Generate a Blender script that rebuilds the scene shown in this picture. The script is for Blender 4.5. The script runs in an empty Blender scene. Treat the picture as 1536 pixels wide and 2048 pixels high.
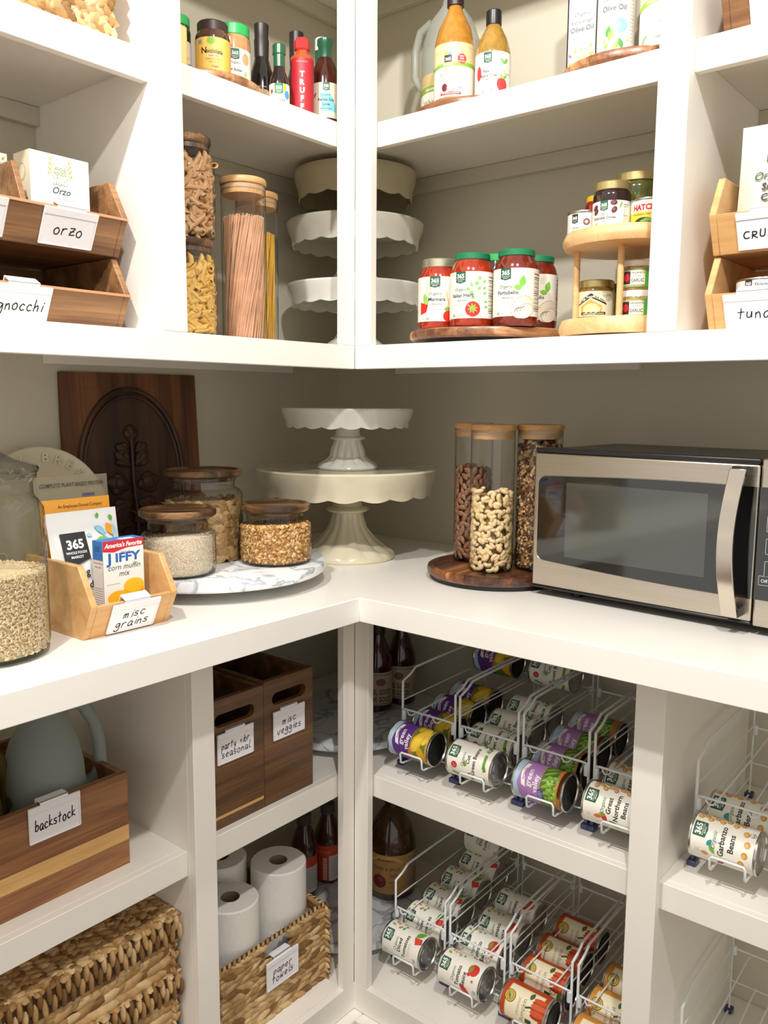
import bpy, bmesh, math, random
from mathutils import Vector, Matrix, Euler
R = math.radians
PI = math.pi
sc = bpy.context.scene
COL = sc.collection
RNG = random.Random(7)

# ------------------------------------------------------------------ camera
CAM = Vector((1.1764, -1.3387, -0.0616))
YAW, PITCH, ROLL, FPX = 0.68565, 0.13296, 0.006486, 1685.94
cd = bpy.data.cameras.new('camera')
cam = bpy.data.objects.new('camera', cd)
COL.objects.link(cam)
fw = Vector((-math.sin(YAW)*math.cos(PITCH), math.cos(YAW)*math.cos(PITCH), -math.sin(PITCH)))
rt0 = Vector((math.cos(YAW), math.sin(YAW), 0))
up0 = rt0.cross(fw)
rt = rt0*math.cos(ROLL) + up0*math.sin(ROLL)
up = -rt0*math.sin(ROLL) + up0*math.cos(ROLL)
m = Matrix.Identity(4)
for i in range(3):
    m[i][0] = rt[i]; m[i][1] = up[i]; m[i][2] = -fw[i]; m[i][3] = CAM[i]
cam.matrix_world = m
cd.sensor_fit = 'HORIZONTAL'
cd.sensor_width = 36
cd.lens = 36*FPX/1536
cd.clip_start = 0.02
sc.camera = cam
# ------------------------------------------------------------------ light
w = bpy.data.worlds.new('room_light'); sc.world = w; w.use_nodes = True
bg = w.node_tree.nodes['Background']
bg.inputs[0].default_value = (1.0, 0.955, 0.875, 1)
bg.inputs[1].default_value = 0.88
for lx, ly, pw in ((0.50, -1.35, 100), (1.20, -1.10, 92)):            # two ceiling lamps over the pantry floor
    ld = bpy.data.lights.new('ceiling_lamp', 'POINT')
    ld.energy = pw
    ld.color = (1.0, 0.955, 0.91)
    ld.shadow_soft_size = 0.035
    lo = bpy.data.objects.new('ceiling_lamp', ld)
    lo.location = (lx, ly, 1.22)
    COL.objects.link(lo)
sc.view_settings.view_transform = 'Standard'
sc.view_settings.look = 'None'
sc.view_settings.gamma = 1
sc.view_settings.exposure = 0.02
sc.view_settings.use_curve_mapping = False
sc.cycles.use_denoising = True
try:
    sc.cycles.denoiser = 'OPENIMAGEDENOISE'
except Exception:
    pass
sc.cycles.max_bounces = 10
sc.cycles.diffuse_bounces = 6
sc.cycles.transparent_max_bounces = 24
sc.cycles.caustics_reflective = False
sc.cycles.caustics_refractive = False
sc.cycles.sample_clamp_indirect = 6

# ------------------------------------------------------------------ materials
def lin(c):
    if isinstance(c, str):
        c = c.lstrip('#'); c = [int(c[i:i+2], 16)/255 for i in (0, 2, 4)]
    return tuple((x/12.92 if x <= 0.04045 else ((x+0.055)/1.055)**2.4) for x in c[:3]) + (1,)
MATS = {}
def nodes(name):
    m = bpy.data.materials.new(name); m.use_nodes = True
    nt = m.node_tree
    return m, nt, nt.nodes['Principled BSDF']
def mat(name, col, rough=0.5, metal=0.0, var=0.0, scale=30.0, bump=0.0, stretch=(1, 1, 1), col2=None, spec=None, coat=0.0, sss=0):
    if name in MATS: return MATS[name]
    m, nt, p = nodes(name)
    c = lin(col)
    p.inputs['Base Color'].default_value = c
    p.inputs['Roughness'].default_value = rough
    p.inputs['Metallic'].default_value = metal
    if spec is not None: p.inputs['Specular IOR Level'].default_value = spec
    if coat: p.inputs['Coat Weight'].default_value = coat; p.inputs['Coat Roughness'].default_value = 0.08
    tc = nt.nodes.new('ShaderNodeTexCoord'); mp = nt.nodes.new('ShaderNodeMapping')
    mp.inputs['Scale'].default_value = stretch
    nt.links.new(tc.outputs['Object'], mp.inputs[0])
    nz = nt.nodes.new('ShaderNodeTexNoise'); nz.inputs['Scale'].default_value = scale; nz.inputs['Detail'].default_value = 4
    nt.links.new(mp.outputs[0], nz.inputs[0])
    if col2 is None:
        k = max(var, 0.02)
        c2 = tuple(x*(1-k) for x in c[:3]) + (1,)
    else: c2 = lin(col2)
    rp = nt.nodes.new('ShaderNodeValToRGB')
    rp.color_ramp.elements[0].position = 0.35; rp.color_ramp.elements[1].position = 0.68
    rp.color_ramp.elements[0].color = c2; rp.color_ramp.elements[1].color = c
    nt.links.new(nz.outputs[0], rp.inputs[0]); nt.links.new(rp.outputs[0], p.inputs['Base Color'])
    if bump:
        b = nt.nodes.new('ShaderNodeBump'); b.inputs['Strength'].default_value = bump; b.inputs['Distance'].default_value = 0.002
        nt.links.new(nz.outputs[0], b.inputs['Height']); nt.links.new(b.outputs[0], p.inputs['Normal'])
    MATS[name] = m
    return m
def flat(col, rough=0.5):
    """a printed ink colour"""
    key = 'ink_' + (col if isinstance(col, str) else '%02x%02x%02x' % tuple(int(x*255) for x in col)).lstrip('#')
    if key in MATS: return MATS[key]
    m, nt, p = nodes(key)
    p.inputs['Base Color'].default_value = lin(col); p.inputs['Roughness'].default_value = rough
    MATS[key] = m
    return m
def wood(name, cols, axis=0, rough=0.45, scale=1.0, block=None, coat=0.0):
    """grain runs along local axis; block=(w) cuts the surface into differently toned strips across it"""
    if name in MATS: return MATS[name]
    m, nt, p = nodes(name)
    N, L = nt.nodes, nt.links
    tc = N.new('ShaderNodeTexCoord'); mp = N.new('ShaderNodeMapping')
    s = [28*scale]*3; s[axis] = 2.2*scale
    mp.inputs['Scale'].default_value = s
    L.new(tc.outputs['Object'], mp.inputs[0])
    nz = N.new('ShaderNodeTexNoise'); nz.inputs['Scale'].default_value = 1.0; nz.inputs['Detail'].default_value = 6; nz.inputs['Distortion'].default_value = 0.6
    L.new(mp.outputs[0], nz.inputs[0])
    mp2 = N.new('ShaderNodeMapping'); s2 = [240*scale]*3; s2[axis] = 7*scale; mp2.inputs['Scale'].default_value = s2
    L.new(tc.outputs['Object'], mp2.inputs[0])
    n2 = N.new('ShaderNodeTexNoise'); n2.inputs['Scale'].default_value = 1.0; n2.inputs['Detail'].default_value = 3
    L.new(mp2.outputs[0], n2.inputs[0])
    ad = N.new('ShaderNodeMath'); ad.operation = 'MULTIPLY_ADD'; ad.inputs[1].default_value = 0.35; L.new(n2.outputs[0], ad.inputs[0]); L.new(nz.outputs[0], ad.inputs[2])
    last = ad
    if block:
        mp3 = N.new('ShaderNodeMapping'); a2 = (axis+1) % 3
        s3 = [0.0001]*3; s3[a2] = 1/block; s3[axis] = 1/(block*9)
        if isinstance(block, tuple): s3 = [1/b if b else 0.0001 for b in block]
        mp3.inputs['Scale'].default_value = s3; mp3.inputs['Location'].default_value = (0.37, 0.21, 0.5)
        L.new(tc.outputs['Object'], mp3.inputs[0])
        sn = N.new('ShaderNodeVectorMath'); sn.operation = 'FLOOR'; L.new(mp3.outputs[0], sn.inputs[0])
        wn = N.new('ShaderNodeTexWhiteNoise'); L.new(sn.outputs[0], wn.inputs[0])
        a3 = N.new('ShaderNodeMath'); a3.operation = 'MULTIPLY_ADD'; a3.inputs[1].default_value = 0.5; L.new(wn.outputs[0], a3.inputs[0]); L.new(ad.outputs[0], a3.inputs[2])
        sb = N.new('ShaderNodeMath'); sb.operation = 'SUBTRACT'; sb.inputs[1].default_value = 0.25; L.new(a3.outputs[0], sb.inputs[0])
        last = sb
    rp = N.new('ShaderNodeValToRGB')
    e = rp.color_ramp.elements
    e[0].position = 0.42; e[0].color = lin(cols[0]); e[1].position = 0.92; e[1].color = lin(cols[-1])
    for i, c in enumerate(cols[1:-1]):
        x = e.new(0.42+0.5*(i+1)/(len(cols)-1)); x.color = lin(c)
    L.new(last.outputs[0], rp.inputs[0]); L.new(rp.outputs[0], p.inputs['Base Color'])
    p.inputs['Roughness'].default_value = rough
    if coat: p.inputs['Coat Weight'].default_value = coat; p.inputs['Coat Roughness'].default_value = 0.2
    b = N.new('ShaderNodeBump'); b.inputs['Strength'].default_value = 0.15; b.inputs['Distance'].default_value = 0.001
    L.new(n2.outputs[0], b.inputs['Height']); L.new(b.outputs[0], p.inputs['Normal'])
    MATS[name] = m
    return m
def glass(name, tint='#ffffff', rough=0.02, edge='#8a8f88', body=0.0, bodycol='#ffffff', refl=1.0):
    """thin-walled clear glass: transparent with a Fresnel reflection, darker where seen edge-on; body adds milky plastic"""
    if name in MATS: return MATS[name]
    m = bpy.data.materials.new(name); m.use_nodes = True
    nt = m.node_tree; N, L = nt.nodes, nt.links
    N.remove(N['Principled BSDF']); out = N['Material Output']
    lw = N.new('ShaderNodeLayerWeight'); lw.inputs[0].default_value = 0.35
    mx = N.new('ShaderNodeMix'); mx.data_type = 'RGBA'
    mx.inputs['A'].default_value = lin(tint); mx.inputs['B'].default_value = lin(edge)
    pw = N.new('ShaderNodeMath'); pw.operation = 'POWER'; pw.inputs[1].default_value = 2.5
    L.new(lw.outputs['Facing'], pw.inputs[0]); L.new(pw.outputs[0], mx.inputs['Factor'])
    tr = N.new('ShaderNodeBsdfTransparent'); L.new(mx.outputs['Result'], tr.inputs[0])
    gl = N.new('ShaderNodeBsdfGlossy'); gl.inputs['Roughness'].default_value = rough
    l2 = N.new('ShaderNodeLayerWeight'); l2.inputs[0].default_value = 0.5
    fp = N.new('ShaderNodeMath'); fp.operation = 'POWER'; fp.inputs[1].default_value = 4.5; L.new(l2.outputs['Facing'], fp.inputs[0])
    ml = N.new('ShaderNodeMath'); ml.operation = 'MULTIPLY_ADD'; ml.inputs[1].default_value = 0.8*refl; ml.inputs[2].default_value = 0.035*refl; L.new(fp.outputs[0], ml.inputs[0])
    s = N.new('ShaderNodeMixShader'); L.new(ml.outputs[0], s.inputs[0]); L.new(tr.outputs[0], s.inputs[1]); L.new(gl.outputs[0], s.inputs[2])
    last = s
    if body:
        df = N.new('ShaderNodeBsdfDiffuse'); df.inputs[0].default_value = lin(bodycol)
        tl = N.new('ShaderNodeBsdfTranslucent'); tl.inputs[0].default_value = lin(bodycol)
        s1 = N.new('ShaderNodeMixShader'); s1.inputs[0].default_value = 0.4; L.new(df.outputs[0], s1.inputs[1]); L.new(tl.outputs[0], s1.inputs[2])
        s2 = N.new('ShaderNodeMixShader'); s2.inputs[0].default_value = body; L.new(s.outputs[0], s2.inputs[1]); L.new(s1.outputs[0], s2.inputs[2])
        last = s2
    L.new(last.outputs[0], out.inputs[0])
    MATS[name] = m
    return m
def marble(name='marble'):
    if name in MATS: return MATS[name]
    m, nt, p = nodes(name); N, L = nt.nodes, nt.links
    tc = N.new('ShaderNodeTexCoord')
    n1 = N.new('ShaderNodeTexNoise'); n1.inputs['Scale'].default_value = 7; n1.inputs['Detail'].default_value = 5; n1.inputs['Distortion'].default_value = 1.4
    L.new(tc.outputs['Object'], n1.inputs[0])
    d = N.new('ShaderNodeMath'); d.operation = 'SUBTRACT'; d.inputs[1].default_value = 0.5; L.new(n1.outputs[0], d.inputs[0])
    a = N.new('ShaderNodeMath'); a.operation = 'ABSOLUTE'; L.new(d.outputs[0], a.inputs[0])
    rp = N.new('ShaderNodeValToRGB'); e = rp.color_ramp.elements
    e[0].position = 0.0; e[0].color = lin('#a9adb6'); e[1].position = 0.035; e[1].color = lin('#eceef0')
    L.new(a.outputs[0], rp.inputs[0])
    n2 = N.new('ShaderNodeTexNoise'); n2.inputs['Scale'].default_value = 4; n2.inputs['Detail'].default_value = 3; L.new(tc.outputs['Object'], n2.inputs[0])
    r2 = N.new('ShaderNodeValToRGB'); r2.color_ramp.elements[0].position = 0.3; r2.color_ramp.elements[0].color = lin('#cfd1d6'); r2.color_ramp.elements[1].position = 0.55; r2.color_ramp.elements[1].color = (1, 1, 1, 1)
    L.new(n2.outputs[0], r2.inputs[0])
    mx = N.new('ShaderNodeMix'); mx.data_type = 'RGBA'; mx.blend_type = 'MULTIPLY'; mx.inputs['Factor'].default_value = 1
    L.new(rp.outputs[0], mx.inputs['A']); L.new(r2.outputs[0], mx.inputs['B']); L.new(mx.outputs['Result'], p.inputs['Base Color'])
    p.inputs['Roughness'].default_value = 0.22
    MATS[name] = m
    return m
PAINT = mat('cabinet_paint', '#ede9e0', 0.42, var=0.015, scale=12)
WALLP = mat('wall_paint', '#ccc6b4', 0.55, var=0.02, scale=300, bump=0.08)
COUNTER = mat('counter_paint', '#efece5', 0.3, var=0.015, scale=8)
WIRE = mat('white_coated_wire', '#e4e8ea', 0.35)
STEEL = mat('brushed_steel', '#c9bfb2', 0.28, 1.0, var=0.08, scale=60, stretch=(0.05, 0.05, 3))
TIN = mat('tin_metal', '#c3c1bb', 0.25, 1.0, scale=20)
TINDARK = mat('dark_can_end', '#3a3936', 0.28, 0.9, scale=20)
BLACKP = mat('black_plastic', '#17171a', 0.35, scale=40)
BAMBOO = wood('bamboo', ['#c08f58', '#d2a56d', '#deb986'], 0, 0.42, 1.2)
BAMBOOL = wood('pale_bamboo', ['#cf9f68', '#deb47e', '#e8c795'], 1, 0.42, 1.0)
LIDW = wood('canister_bamboo', ['#b98a55', '#cfa26c', '#dcb482'], 0, 0.45, 1.4)
ACACIA = wood('acacia', ['#3b2417', '#694327', '#8c5f3a', '#a8794e'], 1, 0.45, 1.0, coat=0.1)
ACDARK = wood('dark_acacia', ['#3a2616', '#634327', '#875e3c'], 1, 0.42, 1.0, coat=0.15)
ACPALE = wood('acacia_sapwood', ['#b98a50', '#cfa468', '#dab57c'], 1, 0.45, 1.0)
ACBLOCK = wood('pieced_acacia', ['#2b170f', '#5a331e', '#86532f', '#c08a55'], 0, 0.35, 0.9, block=0.045, coat=0.3)
ACRED = wood('pieced_rosy_acacia', ['#6b422b', '#96643f', '#b98a60', '#dcb48a'], 0, 0.35, 0.9, block=0.045, coat=0.25)
LIDA = wood('lid_acacia', ['#2b1c12', '#50361f', '#785534', '#a98358'], 0, 0.38, 1.2, block=0.05, coat=0.2)
CARVED = wood('carved_walnut', ['#2e180d', '#633a20', '#85542f'], 2, 0.5, 0.8)
CARVDK = wood('carved_walnut_dark', ['#21130b', '#3e2617', '#523522'], 2, 0.5, 0.8)
GLASS = glass('clear_glass')
MARB = marble()
WICK = [mat('hyacinth_a', '#cfa872', 0.6, var=0.3, scale=60, bump=0.3), mat('hyacinth_b', '#b88f5a', 0.6, var=0.35, scale=60, bump=0.3),
        mat('hyacinth_c', '#e0c08e', 0.6, var=0.25, scale=60, bump=0.3), mat('hyacinth_d', '#8a6638', 0.65, var=0.3, scale=60, bump=0.3)]
WICKBACK = mat('hyacinth_gap', '#4f3719', 0.8, var=0.3, scale=80)
CERW = mat('white_ironstone', '#dfe0d8', 0.16, var=0.04, scale=6, coat=0.4)
CERC = mat('cream_ironstone', '#d8d0b6', 0.18, var=0.12, scale=7, coat=0.4)
CERD = mat('old_cream_ironstone', '#cfc5a4', 0.22, var=0.15, scale=9, coat=0.3)

# ------------------------------------------------------------------ mesh builder
class MB:
    def __init__(s): s.v = []; s.f = []; s.m = []; s.mats = []
    def mi(s, m):
        if m not in s.mats: s.mats.append(m)
        return s.mats.index(m)
    def add(s, vs, fs, m, M=None):
        o = len(s.v); k = s.mi(m)
        s.v += [tuple(M @ Vector(v)) if M else tuple(v) for v in vs]
        for f in fs: s.f.append([i+o for i in f]); s.m.append(k)
        return s
    def box(s, x0, x1, y0, y1, z0, z1, m, M=None):
        vs = [(x, y, z) for x in (x0, x1) for y in (y0, y1) for z in (z0, z1)]
        return s.add(vs, [(0, 1, 3, 2), (4, 6, 7, 5), (0, 4, 5, 1), (2, 3, 7, 6), (0, 2, 6, 4), (1, 5, 7, 3)], m, M)
    def lathe(s, prof, m, n=40, M=None, rf=None, a0=0, a1=2*PI):
        """prof: (r, z) list; rf(a, r, z) -> (r, z) modulates"""
        full = abs(a1-a0-2*PI) < 1e-6
        na = n if full else n+1
        vs = []
        for (r, z) in prof:
            for i in range(na):
                a = a0+(a1-a0)*i/n
                rr, zz = rf(a, r, z) if rf else (r, z)
                vs.append((rr*math.cos(a), rr*math.sin(a), zz))
        fs = []
        for j in range(len(prof)-1):
            for i in range(n):
                i2 = (i+1) % na if full else i+1
                a, b, c, d = j*na+i, j*na+i2, (j+1)*na+i2, (j+1)*na+i
                if prof[j][0] < 1e-7: fs.append((a, c, d))
                elif prof[j+1][0] < 1e-7: fs.append((a, b, c))
                else: fs.append((a, b, c, d))
        return s.add(vs, fs, m, M)
    def cyl(s, r, z0, z1, m, n=32, M=None, r2=None):
        r2 = r if r2 is None else r2
        return s.lathe([(0, z0), (r, z0), (r2, z1), (0, z1)], m, n, M)
    def tube(s, pts, r, m, n=6, M=None, rad=None, cap=True):
        pts = [Vector(p) for p in pts]; vs = []; fs = []
        prev = None
        for i, p in enumerate(pts):
            t = (pts[min(i+1, len(pts)-1)]-pts[max(i-1, 0)]).normalized()
            if prev is None:
                a = Vector((0, 0, 1)) if abs(t.z) < 0.9 else Vector((1, 0, 0))
                u = t.cross(a).normalized()
            else: u = (prev - t*prev.dot(t)).normalized()
            prev = u; v = t.cross(u)
            q = rad[i] if rad else r
            for k in range(n):
                an = 2*PI*k/n
                vs.append(p+(u*math.cos(an)+v*math.sin(an))*q)
        for i in range(len(pts)-1):
            for k in range(n):
                k2 = (k+1) % n
                fs.append((i*n+k, i*n+k2, (i+1)*n+k2, (i+1)*n+k))
        if cap: fs.append(tuple(range(n))[::-1]); fs.append(tuple(range((len(pts)-1)*n, len(pts)*n)))
        return s.add(vs, fs, m, M)
    def ell(s, c, ax, m, R3=None, nu=8, nv=5):
        """ellipsoid centre c, radii ax, rotation matrix R3"""
        vs = []; fs = []
        for j in range(nv+1):
            ph = PI*j/nv-PI/2
            for i in range(nu):
                a = 2*PI*i/nu
                p = Vector((ax[0]*math.cos(ph)*math.cos(a), ax[1]*math.cos(ph)*math.sin(a), ax[2]*math.sin(ph)))
                if R3: p = R3 @ p
                vs.append(p+Vector(c))
        for j in range(nv):
            for i in range(nu):
                i2 = (i+1) % nu
                fs.append((j*nu+i, j*nu+i2, (j+1)*nu+i2, (j+1)*nu+i))
        return s.add(vs, fs, m)
    def spin(s, c, ax, m, R3, nu=6, nl=6):
        """pointed leaf: long axis x, half-sizes ax"""
        vs = []; fs = []; c = Vector(c)
        for j in range(nl+1):
            u = -1+2*j/nl; q = (1-abs(u)**2.2)**0.72 if abs(u) < 1 else 0.0
            for i in range(nu):
                a = 2*PI*i/nu
                vs.append(R3 @ Vector((ax[0]*u, ax[1]*q*math.cos(a), ax[2]*q*math.sin(a)))+c)
        for j in range(nl):
            for i in range(nu):
                i2 = (i+1) % nu
                fs.append((j*nu+i, j*nu+i2, (j+1)*nu+i2, (j+1)*nu+i))
        return s.add(vs, fs, m)
    def prism(s, poly, axis, a, b, m, M=None):
        """2D polygon extruded along axis; poly coordinates are the two other axes in order"""
        def P(u, v, w):
            return {0: (w, u, v), 1: (u, w, v), 2: (u, v, w)}[axis]
        n = len(poly)
        vs = [P(u, v, a) for u, v in poly]+[P(u, v, b) for u, v in poly]
        fs = [tuple(range(n)), tuple(range(2*n-1, n-1, -1))]+[(i, i+n, (i+1) % n+n, (i+1) % n) for i in range(n)]
        return s.add(vs, fs, m, M)
    def build(s, name, parent=None, bevel=0, smooth=35, loc=None, rot=None, merge=False):
        me = bpy.data.meshes.new(name)
        me.from_pydata([tuple(v) for v in s.v], [], s.f)
        for mt in s.mats: me.materials.append(mt)
        me.polygons.foreach_set('material_index', s.m)
        bm = bmesh.new(); bm.from_mesh(me)
        if merge: bmesh.ops.remove_doubles(bm, verts=bm.verts, dist=1e-6)
        if merge != 'art': bmesh.ops.recalc_face_normals(bm, faces=bm.faces)
        bm.to_mesh(me); bm.free()
        if smooth:
            me.polygons.foreach_set('use_smooth', [True]*len(me.polygons))
            me.set_sharp_from_angle(angle=R(smooth))
        me.update()
        o = bpy.data.objects.new(name, me); COL.objects.link(o)
        if parent: o.parent = parent
        if loc: o.location = loc
        if rot: o.rotation_euler = rot
        if bevel:
            b = o.modifiers.new('bevel', 'BEVEL'); b.width = bevel; b.segments = 2; b.limit_method = 'ANGLE'; b.angle_limit = R(40)
        return o
def tag(o, label, cat, group=None, kind=None):
    o['label'] = label; o['category'] = cat
    if group: o['group'] = group
    if kind: o['kind'] = kind
    return o
def thing(name, label, cat, loc, rz=0, group=None, rot=None):
    o = bpy.data.objects.new(name, None); o.empty_display_size = 0.03
    COL.objects.link(o); o.location = loc; o.rotation_euler = rot or (0, 0, rz)
    return tag(o, label, cat, group)
def copy_tree(o, parent=None):
    c = o.copy(); COL.objects.link(c); c.parent = parent
    for ch in list(o.children): copy_tree(ch, c)
    return c
def facing(x, y): return math.atan2(CAM.y-y, CAM.x-x)

# ------------------------------------------------------------------ printed artwork
_TC = {}
def glyphs(s, bold, res=2):
    key = (s, bold)
    if key in _TC: return _TC[key]
    c = bpy.data.curves.new('t', 'FONT'); c.body = s; c.size = 1; c.resolution_u = res; c.fill_mode = 'FRONT'
    if bold: c.offset = 0.022*bold
    o = bpy.data.objects.new('t', c); COL.objects.link(o)
    me = o.to_mesh()
    vs = [(v.co.x, v.co.y) for v in me.vertices]; fs = [tuple(p.vertices) for p in me.polygons]
    o.to_mesh_clear(); bpy.data.objects.remove(o); bpy.data.curves.remove(c)
    _TC[key] = (vs, fs)
    return _TC[key]
HAND = {  # pen strokes in a 0..1 square (x-height 0.6)
 'a': [[(.55,.5),(.3,.6),(.08,.35),(.12,.05),(.35,.02),(.55,.4),(.52,.05),(.66,.0)]], 'b': [[(.12,1.1),(.1,0)],[(.1,.3),(.35,.58),(.58,.35),(.4,.02),(.12,.05)]],
 'c': [[(.52,.5),(.3,.6),(.08,.3),(.25,0),(.55,.08)]], 'd': [[(.5,.45),(.2,.5),(.08,.2),(.3,0),(.52,.3)],[(.55,1.1),(.52,0)]],
 'e': [[(.1,.3),(.5,.38),(.35,.6),(.1,.4),(.12,.08),(.5,.05)]], 'g': [[(.52,.5),(.25,.58),(.08,.3),(.3,.05),(.52,.45),(.5,-.35),(.15,-.42),(0,-.25)]],
 'h': [[(.12,1.1),(.08,0)],[(.1,.3),(.38,.55),(.5,.3),(.48,0)]], 'i': [[(.25,.55),(.2,0)],[(.28,.8),(.3,.84)]], 'k': [[(.1,1.1),(.08,0)],[(.5,.55),(.1,.25),(.6,.0)]],
 'l': [[(.3,1.05),(.15,.1),(.45,0)]], 'm': [[(.08,.55),(.05,0)],[(.07,.4),(.25,.55),(.3,0)],[(.3,.4),(.5,.55),(.55,0)]],
 'n': [[(.1,.55),(.08,0)],[(.1,.35),(.35,.58),(.48,.3),(.5,0)]], 'o': [[(.3,.6),(.06,.4),(.12,.05),(.4,0),(.55,.3),(.4,.58),(.25,.58)]],
 'p': [[(.1,.55),(.05,-.45)],[(.1,.4),(.4,.6),(.52,.3),(.1,.05)]], 'r': [[(.1,.55),(.08,0)],[(.1,.35),(.3,.58),(.5,.55)]],
 's': [[(.5,.55),(.2,.55),(.15,.35),(.45,.25),(.4,.02),(.05,.05)]], 't': [[(.3,1.0),(.22,0)],[(.02,.62),(.55,.66)]], 'u': [[(.1,.55),(.1,.05),(.4,.05),(.5,.55),(.5,0)]],
 'v': [[(.05,.55),(.25,0),(.55,.6)]], 'w': [[(.05,.55),(.15,0),(.3,.4),(.45,0),(.62,.58)]], 'y': [[(.08,.55),(.25,.1),(.5,.5)],[(.52,.58),(.2,-.45)]],
 'z': [[(.1,.6),(.55,.6),(.1,.02),(.6,.02)],[(.15,.3),(.5,.32)]], 'R': [[(.1,.62),(.08,0)],[(.08,.6),(.45,.55),(.4,.32),(.1,.28),(.55,0)]],
 'C': [[(.55,.6),(.2,.6),(.05,.3),(.2,.02),(.55,.05)]], 'U': [[(.1,.65),(.08,.05),(.45,.05),(.5,.65)]], 'M': [[(.05,0),(.1,.65),(.3,.2),(.52,.65),(.55,0)]],
 'B': [[(.1,.65),(.08,0),(.5,.12),(.1,.34),(.48,.52),(.1,.65)]], 'S': [[(.5,.6),(.15,.55),(.5,.2),(.05,.02)]], '&': [[(.1,.35),(.5,.35)],[(.3,.6),(.3,.1)]], '/': [[(.5,.9),(.1,-.1)]]}
class Art:
    def __init__(s): s.items = []; s.n = 0
    def _a(s, vs, fs, c, L): s.items.append((vs, fs, c, L)); return s
    def rect(s, x0, y0, x1, y1, c, L=0): return s._a([(x0, y0), (x1, y0), (x1, y1), (x0, y1)], [(0, 1, 2, 3)], c, L)
    def poly(s, pts, c, L=1): return s._a(list(pts), [tuple(range(len(pts)))], c, L)
    def ell(s, x, y, rx, ry, c, L=1, rot=0, n=16, a0=0, a1=2*PI):
        ca, sa = math.cos(rot), math.sin(rot); pts = []
        k = n if a1-a0 > 6.2 else n+1
        for i in range(k):
            a = a0+(a1-a0)*i/n; u, v = rx*math.cos(a), ry*math.sin(a); pts.append((x+u*ca-v*sa, y+u*sa+v*ca))
        return s._a(pts, [tuple(range(len(pts)))], c, L)
    def leaf(s, x, y, l, w_, rot, c, L=1):
        ca, sa = math.cos(rot), math.sin(rot); pts = []
        for u, v in [(0, 0), (.25, .38), (.5, .5), (.75, .34), (1, 0), (.75, -.34), (.5, -.5), (.25, -.38)]:
            u *= l; v *= w_; pts.append((x+u*ca-v*sa, y+u*sa+v*ca))
        return s._a(pts, [tuple(range(8))], c, L)
    def line(s, pts, w_, c, L=2):
        vs = []; fs = []
        for i in range(len(pts)-1):
            a, b = Vector(pts[i]), Vector(pts[i+1]); d = b-a
            if d.length < 1e-9: continue
            d.normalize(); nn = Vector((-d.y, d.x))*w_/2; e = d*w_*.35; o = len(vs)
            vs += [tuple(a-nn-e), tuple(b-nn+e), tuple(b+nn+e), tuple(a+nn-e)]; fs.append((o, o+1, o+2, o+3))
        return s._a(vs, fs, c, L)
    def text(s, t, x, y, size, c, bold=0.6, L=2, align='C', shear=0, maxw=None, sx=1, rot=0):
        vs, fs = glyphs(t, bold)
        if not vs: return s
        x0 = min(v[0] for v in vs); x1 = max(v[0] for v in vs); k = size*sx; wd = (x1-x0)*k
        if maxw and wd > maxw: k *= maxw/wd; wd = maxw
        off = {'C': -wd/2, 'L': 0, 'R': -wd}[align]; ca, sa = math.cos(rot), math.sin(rot)
        out = []
        for a, b in vs:
            u = off+(a-x0)*k+b*size*shear; v = b*size
            out.append((x+u*ca-v*sa, y+u*sa+v*ca))
        return s._a(out, fs, c, L)
    def hand(s, t, x, y, size, c='#26262b', w_=None, L=2, slant=0.1, rot=0.0, maxw=None):
        w_ = w_ or size*0.10; rr = random.Random(t)
        X = 0; adv = size*0.68; tot = sum(adv*(0.5 if q in 'il/' else 1.15 if q in 'mw' else 1) for q in t); kx = min(1, maxw/tot) if maxw else 1; ca, sa = math.cos(rot), math.sin(rot)
        for ch in t:
            dy = rr.uniform(-.06, .06)*size
            for st in HAND.get(ch, []):
                pts = [(((X-tot/2)+a*size*.9+b*size*slant)*kx, b*size*.9+dy) for a, b in st]
                if len(pts) > 2:          # round the pen stroke
                    q = [pts[0]]+pts+[pts[-1]]; pts = []
                    for i in range(1, len(q)-2):
                        for k in range(4):
                            u = k/4; pts.append(tuple(.5*(2*q[i][j]+(q[i+1][j]-q[i-1][j])*u+(2*q[i-1][j]-5*q[i][j]+4*q[i+1][j]-q[i+2][j])*u*u+(3*q[i][j]-q[i-1][j]-3*q[i+1][j]+q[i+2][j])*u**3) for j in (0, 1)))
                    pts.append(q[-1])
                s.line([(x+a*ca-b*sa, y+a*sa+b*ca) for a, b in pts], w_, c, L)
            X += adv*(0.5 if ch in 'il/' else 1.15 if ch in 'mw' else 1)
        return s
    def logo(s, x, y, w_, c='#1f5a41', h=None, L=2):
        """green badge hanging from (x, y) top centre: 365"""
        h = h or w_*1.05
        s.poly([(x-w_/2, y), (x-w_/2, y-h*.88), (x, y-h), (x+w_/2, y-h*.88), (x+w_/2, y)], c, L)
        s.text('365', x, y-h*.55, w_*.52, '#f3f3ea', 1.6, L+1, maxw=w_*.82)
        s.text('WHOLE FOODS', x, y-h*.72, w_*.13, '#dfe6da', .6, L+1, maxw=w_*.8)
        s.text('MARKET', x, y-h*.86, w_*.13, '#dfe6da', .6, L+1, maxw=w_*.5)
        return s
    def usda(s, x, y, r, L=2):
        s.ell(x, y, r, r, '#6f8f7c', L); s.ell(x, y, r*.82, r*.82, '#f0efe2', L+1); s.text('USDA', x, y-r*.1, r*.6, '#446b58', .6, L+2); s.rect(x-r*.7, y-r*.5, x+r*.7, y-r*.18, '#6f8f7c', L+2)
        return s
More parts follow.
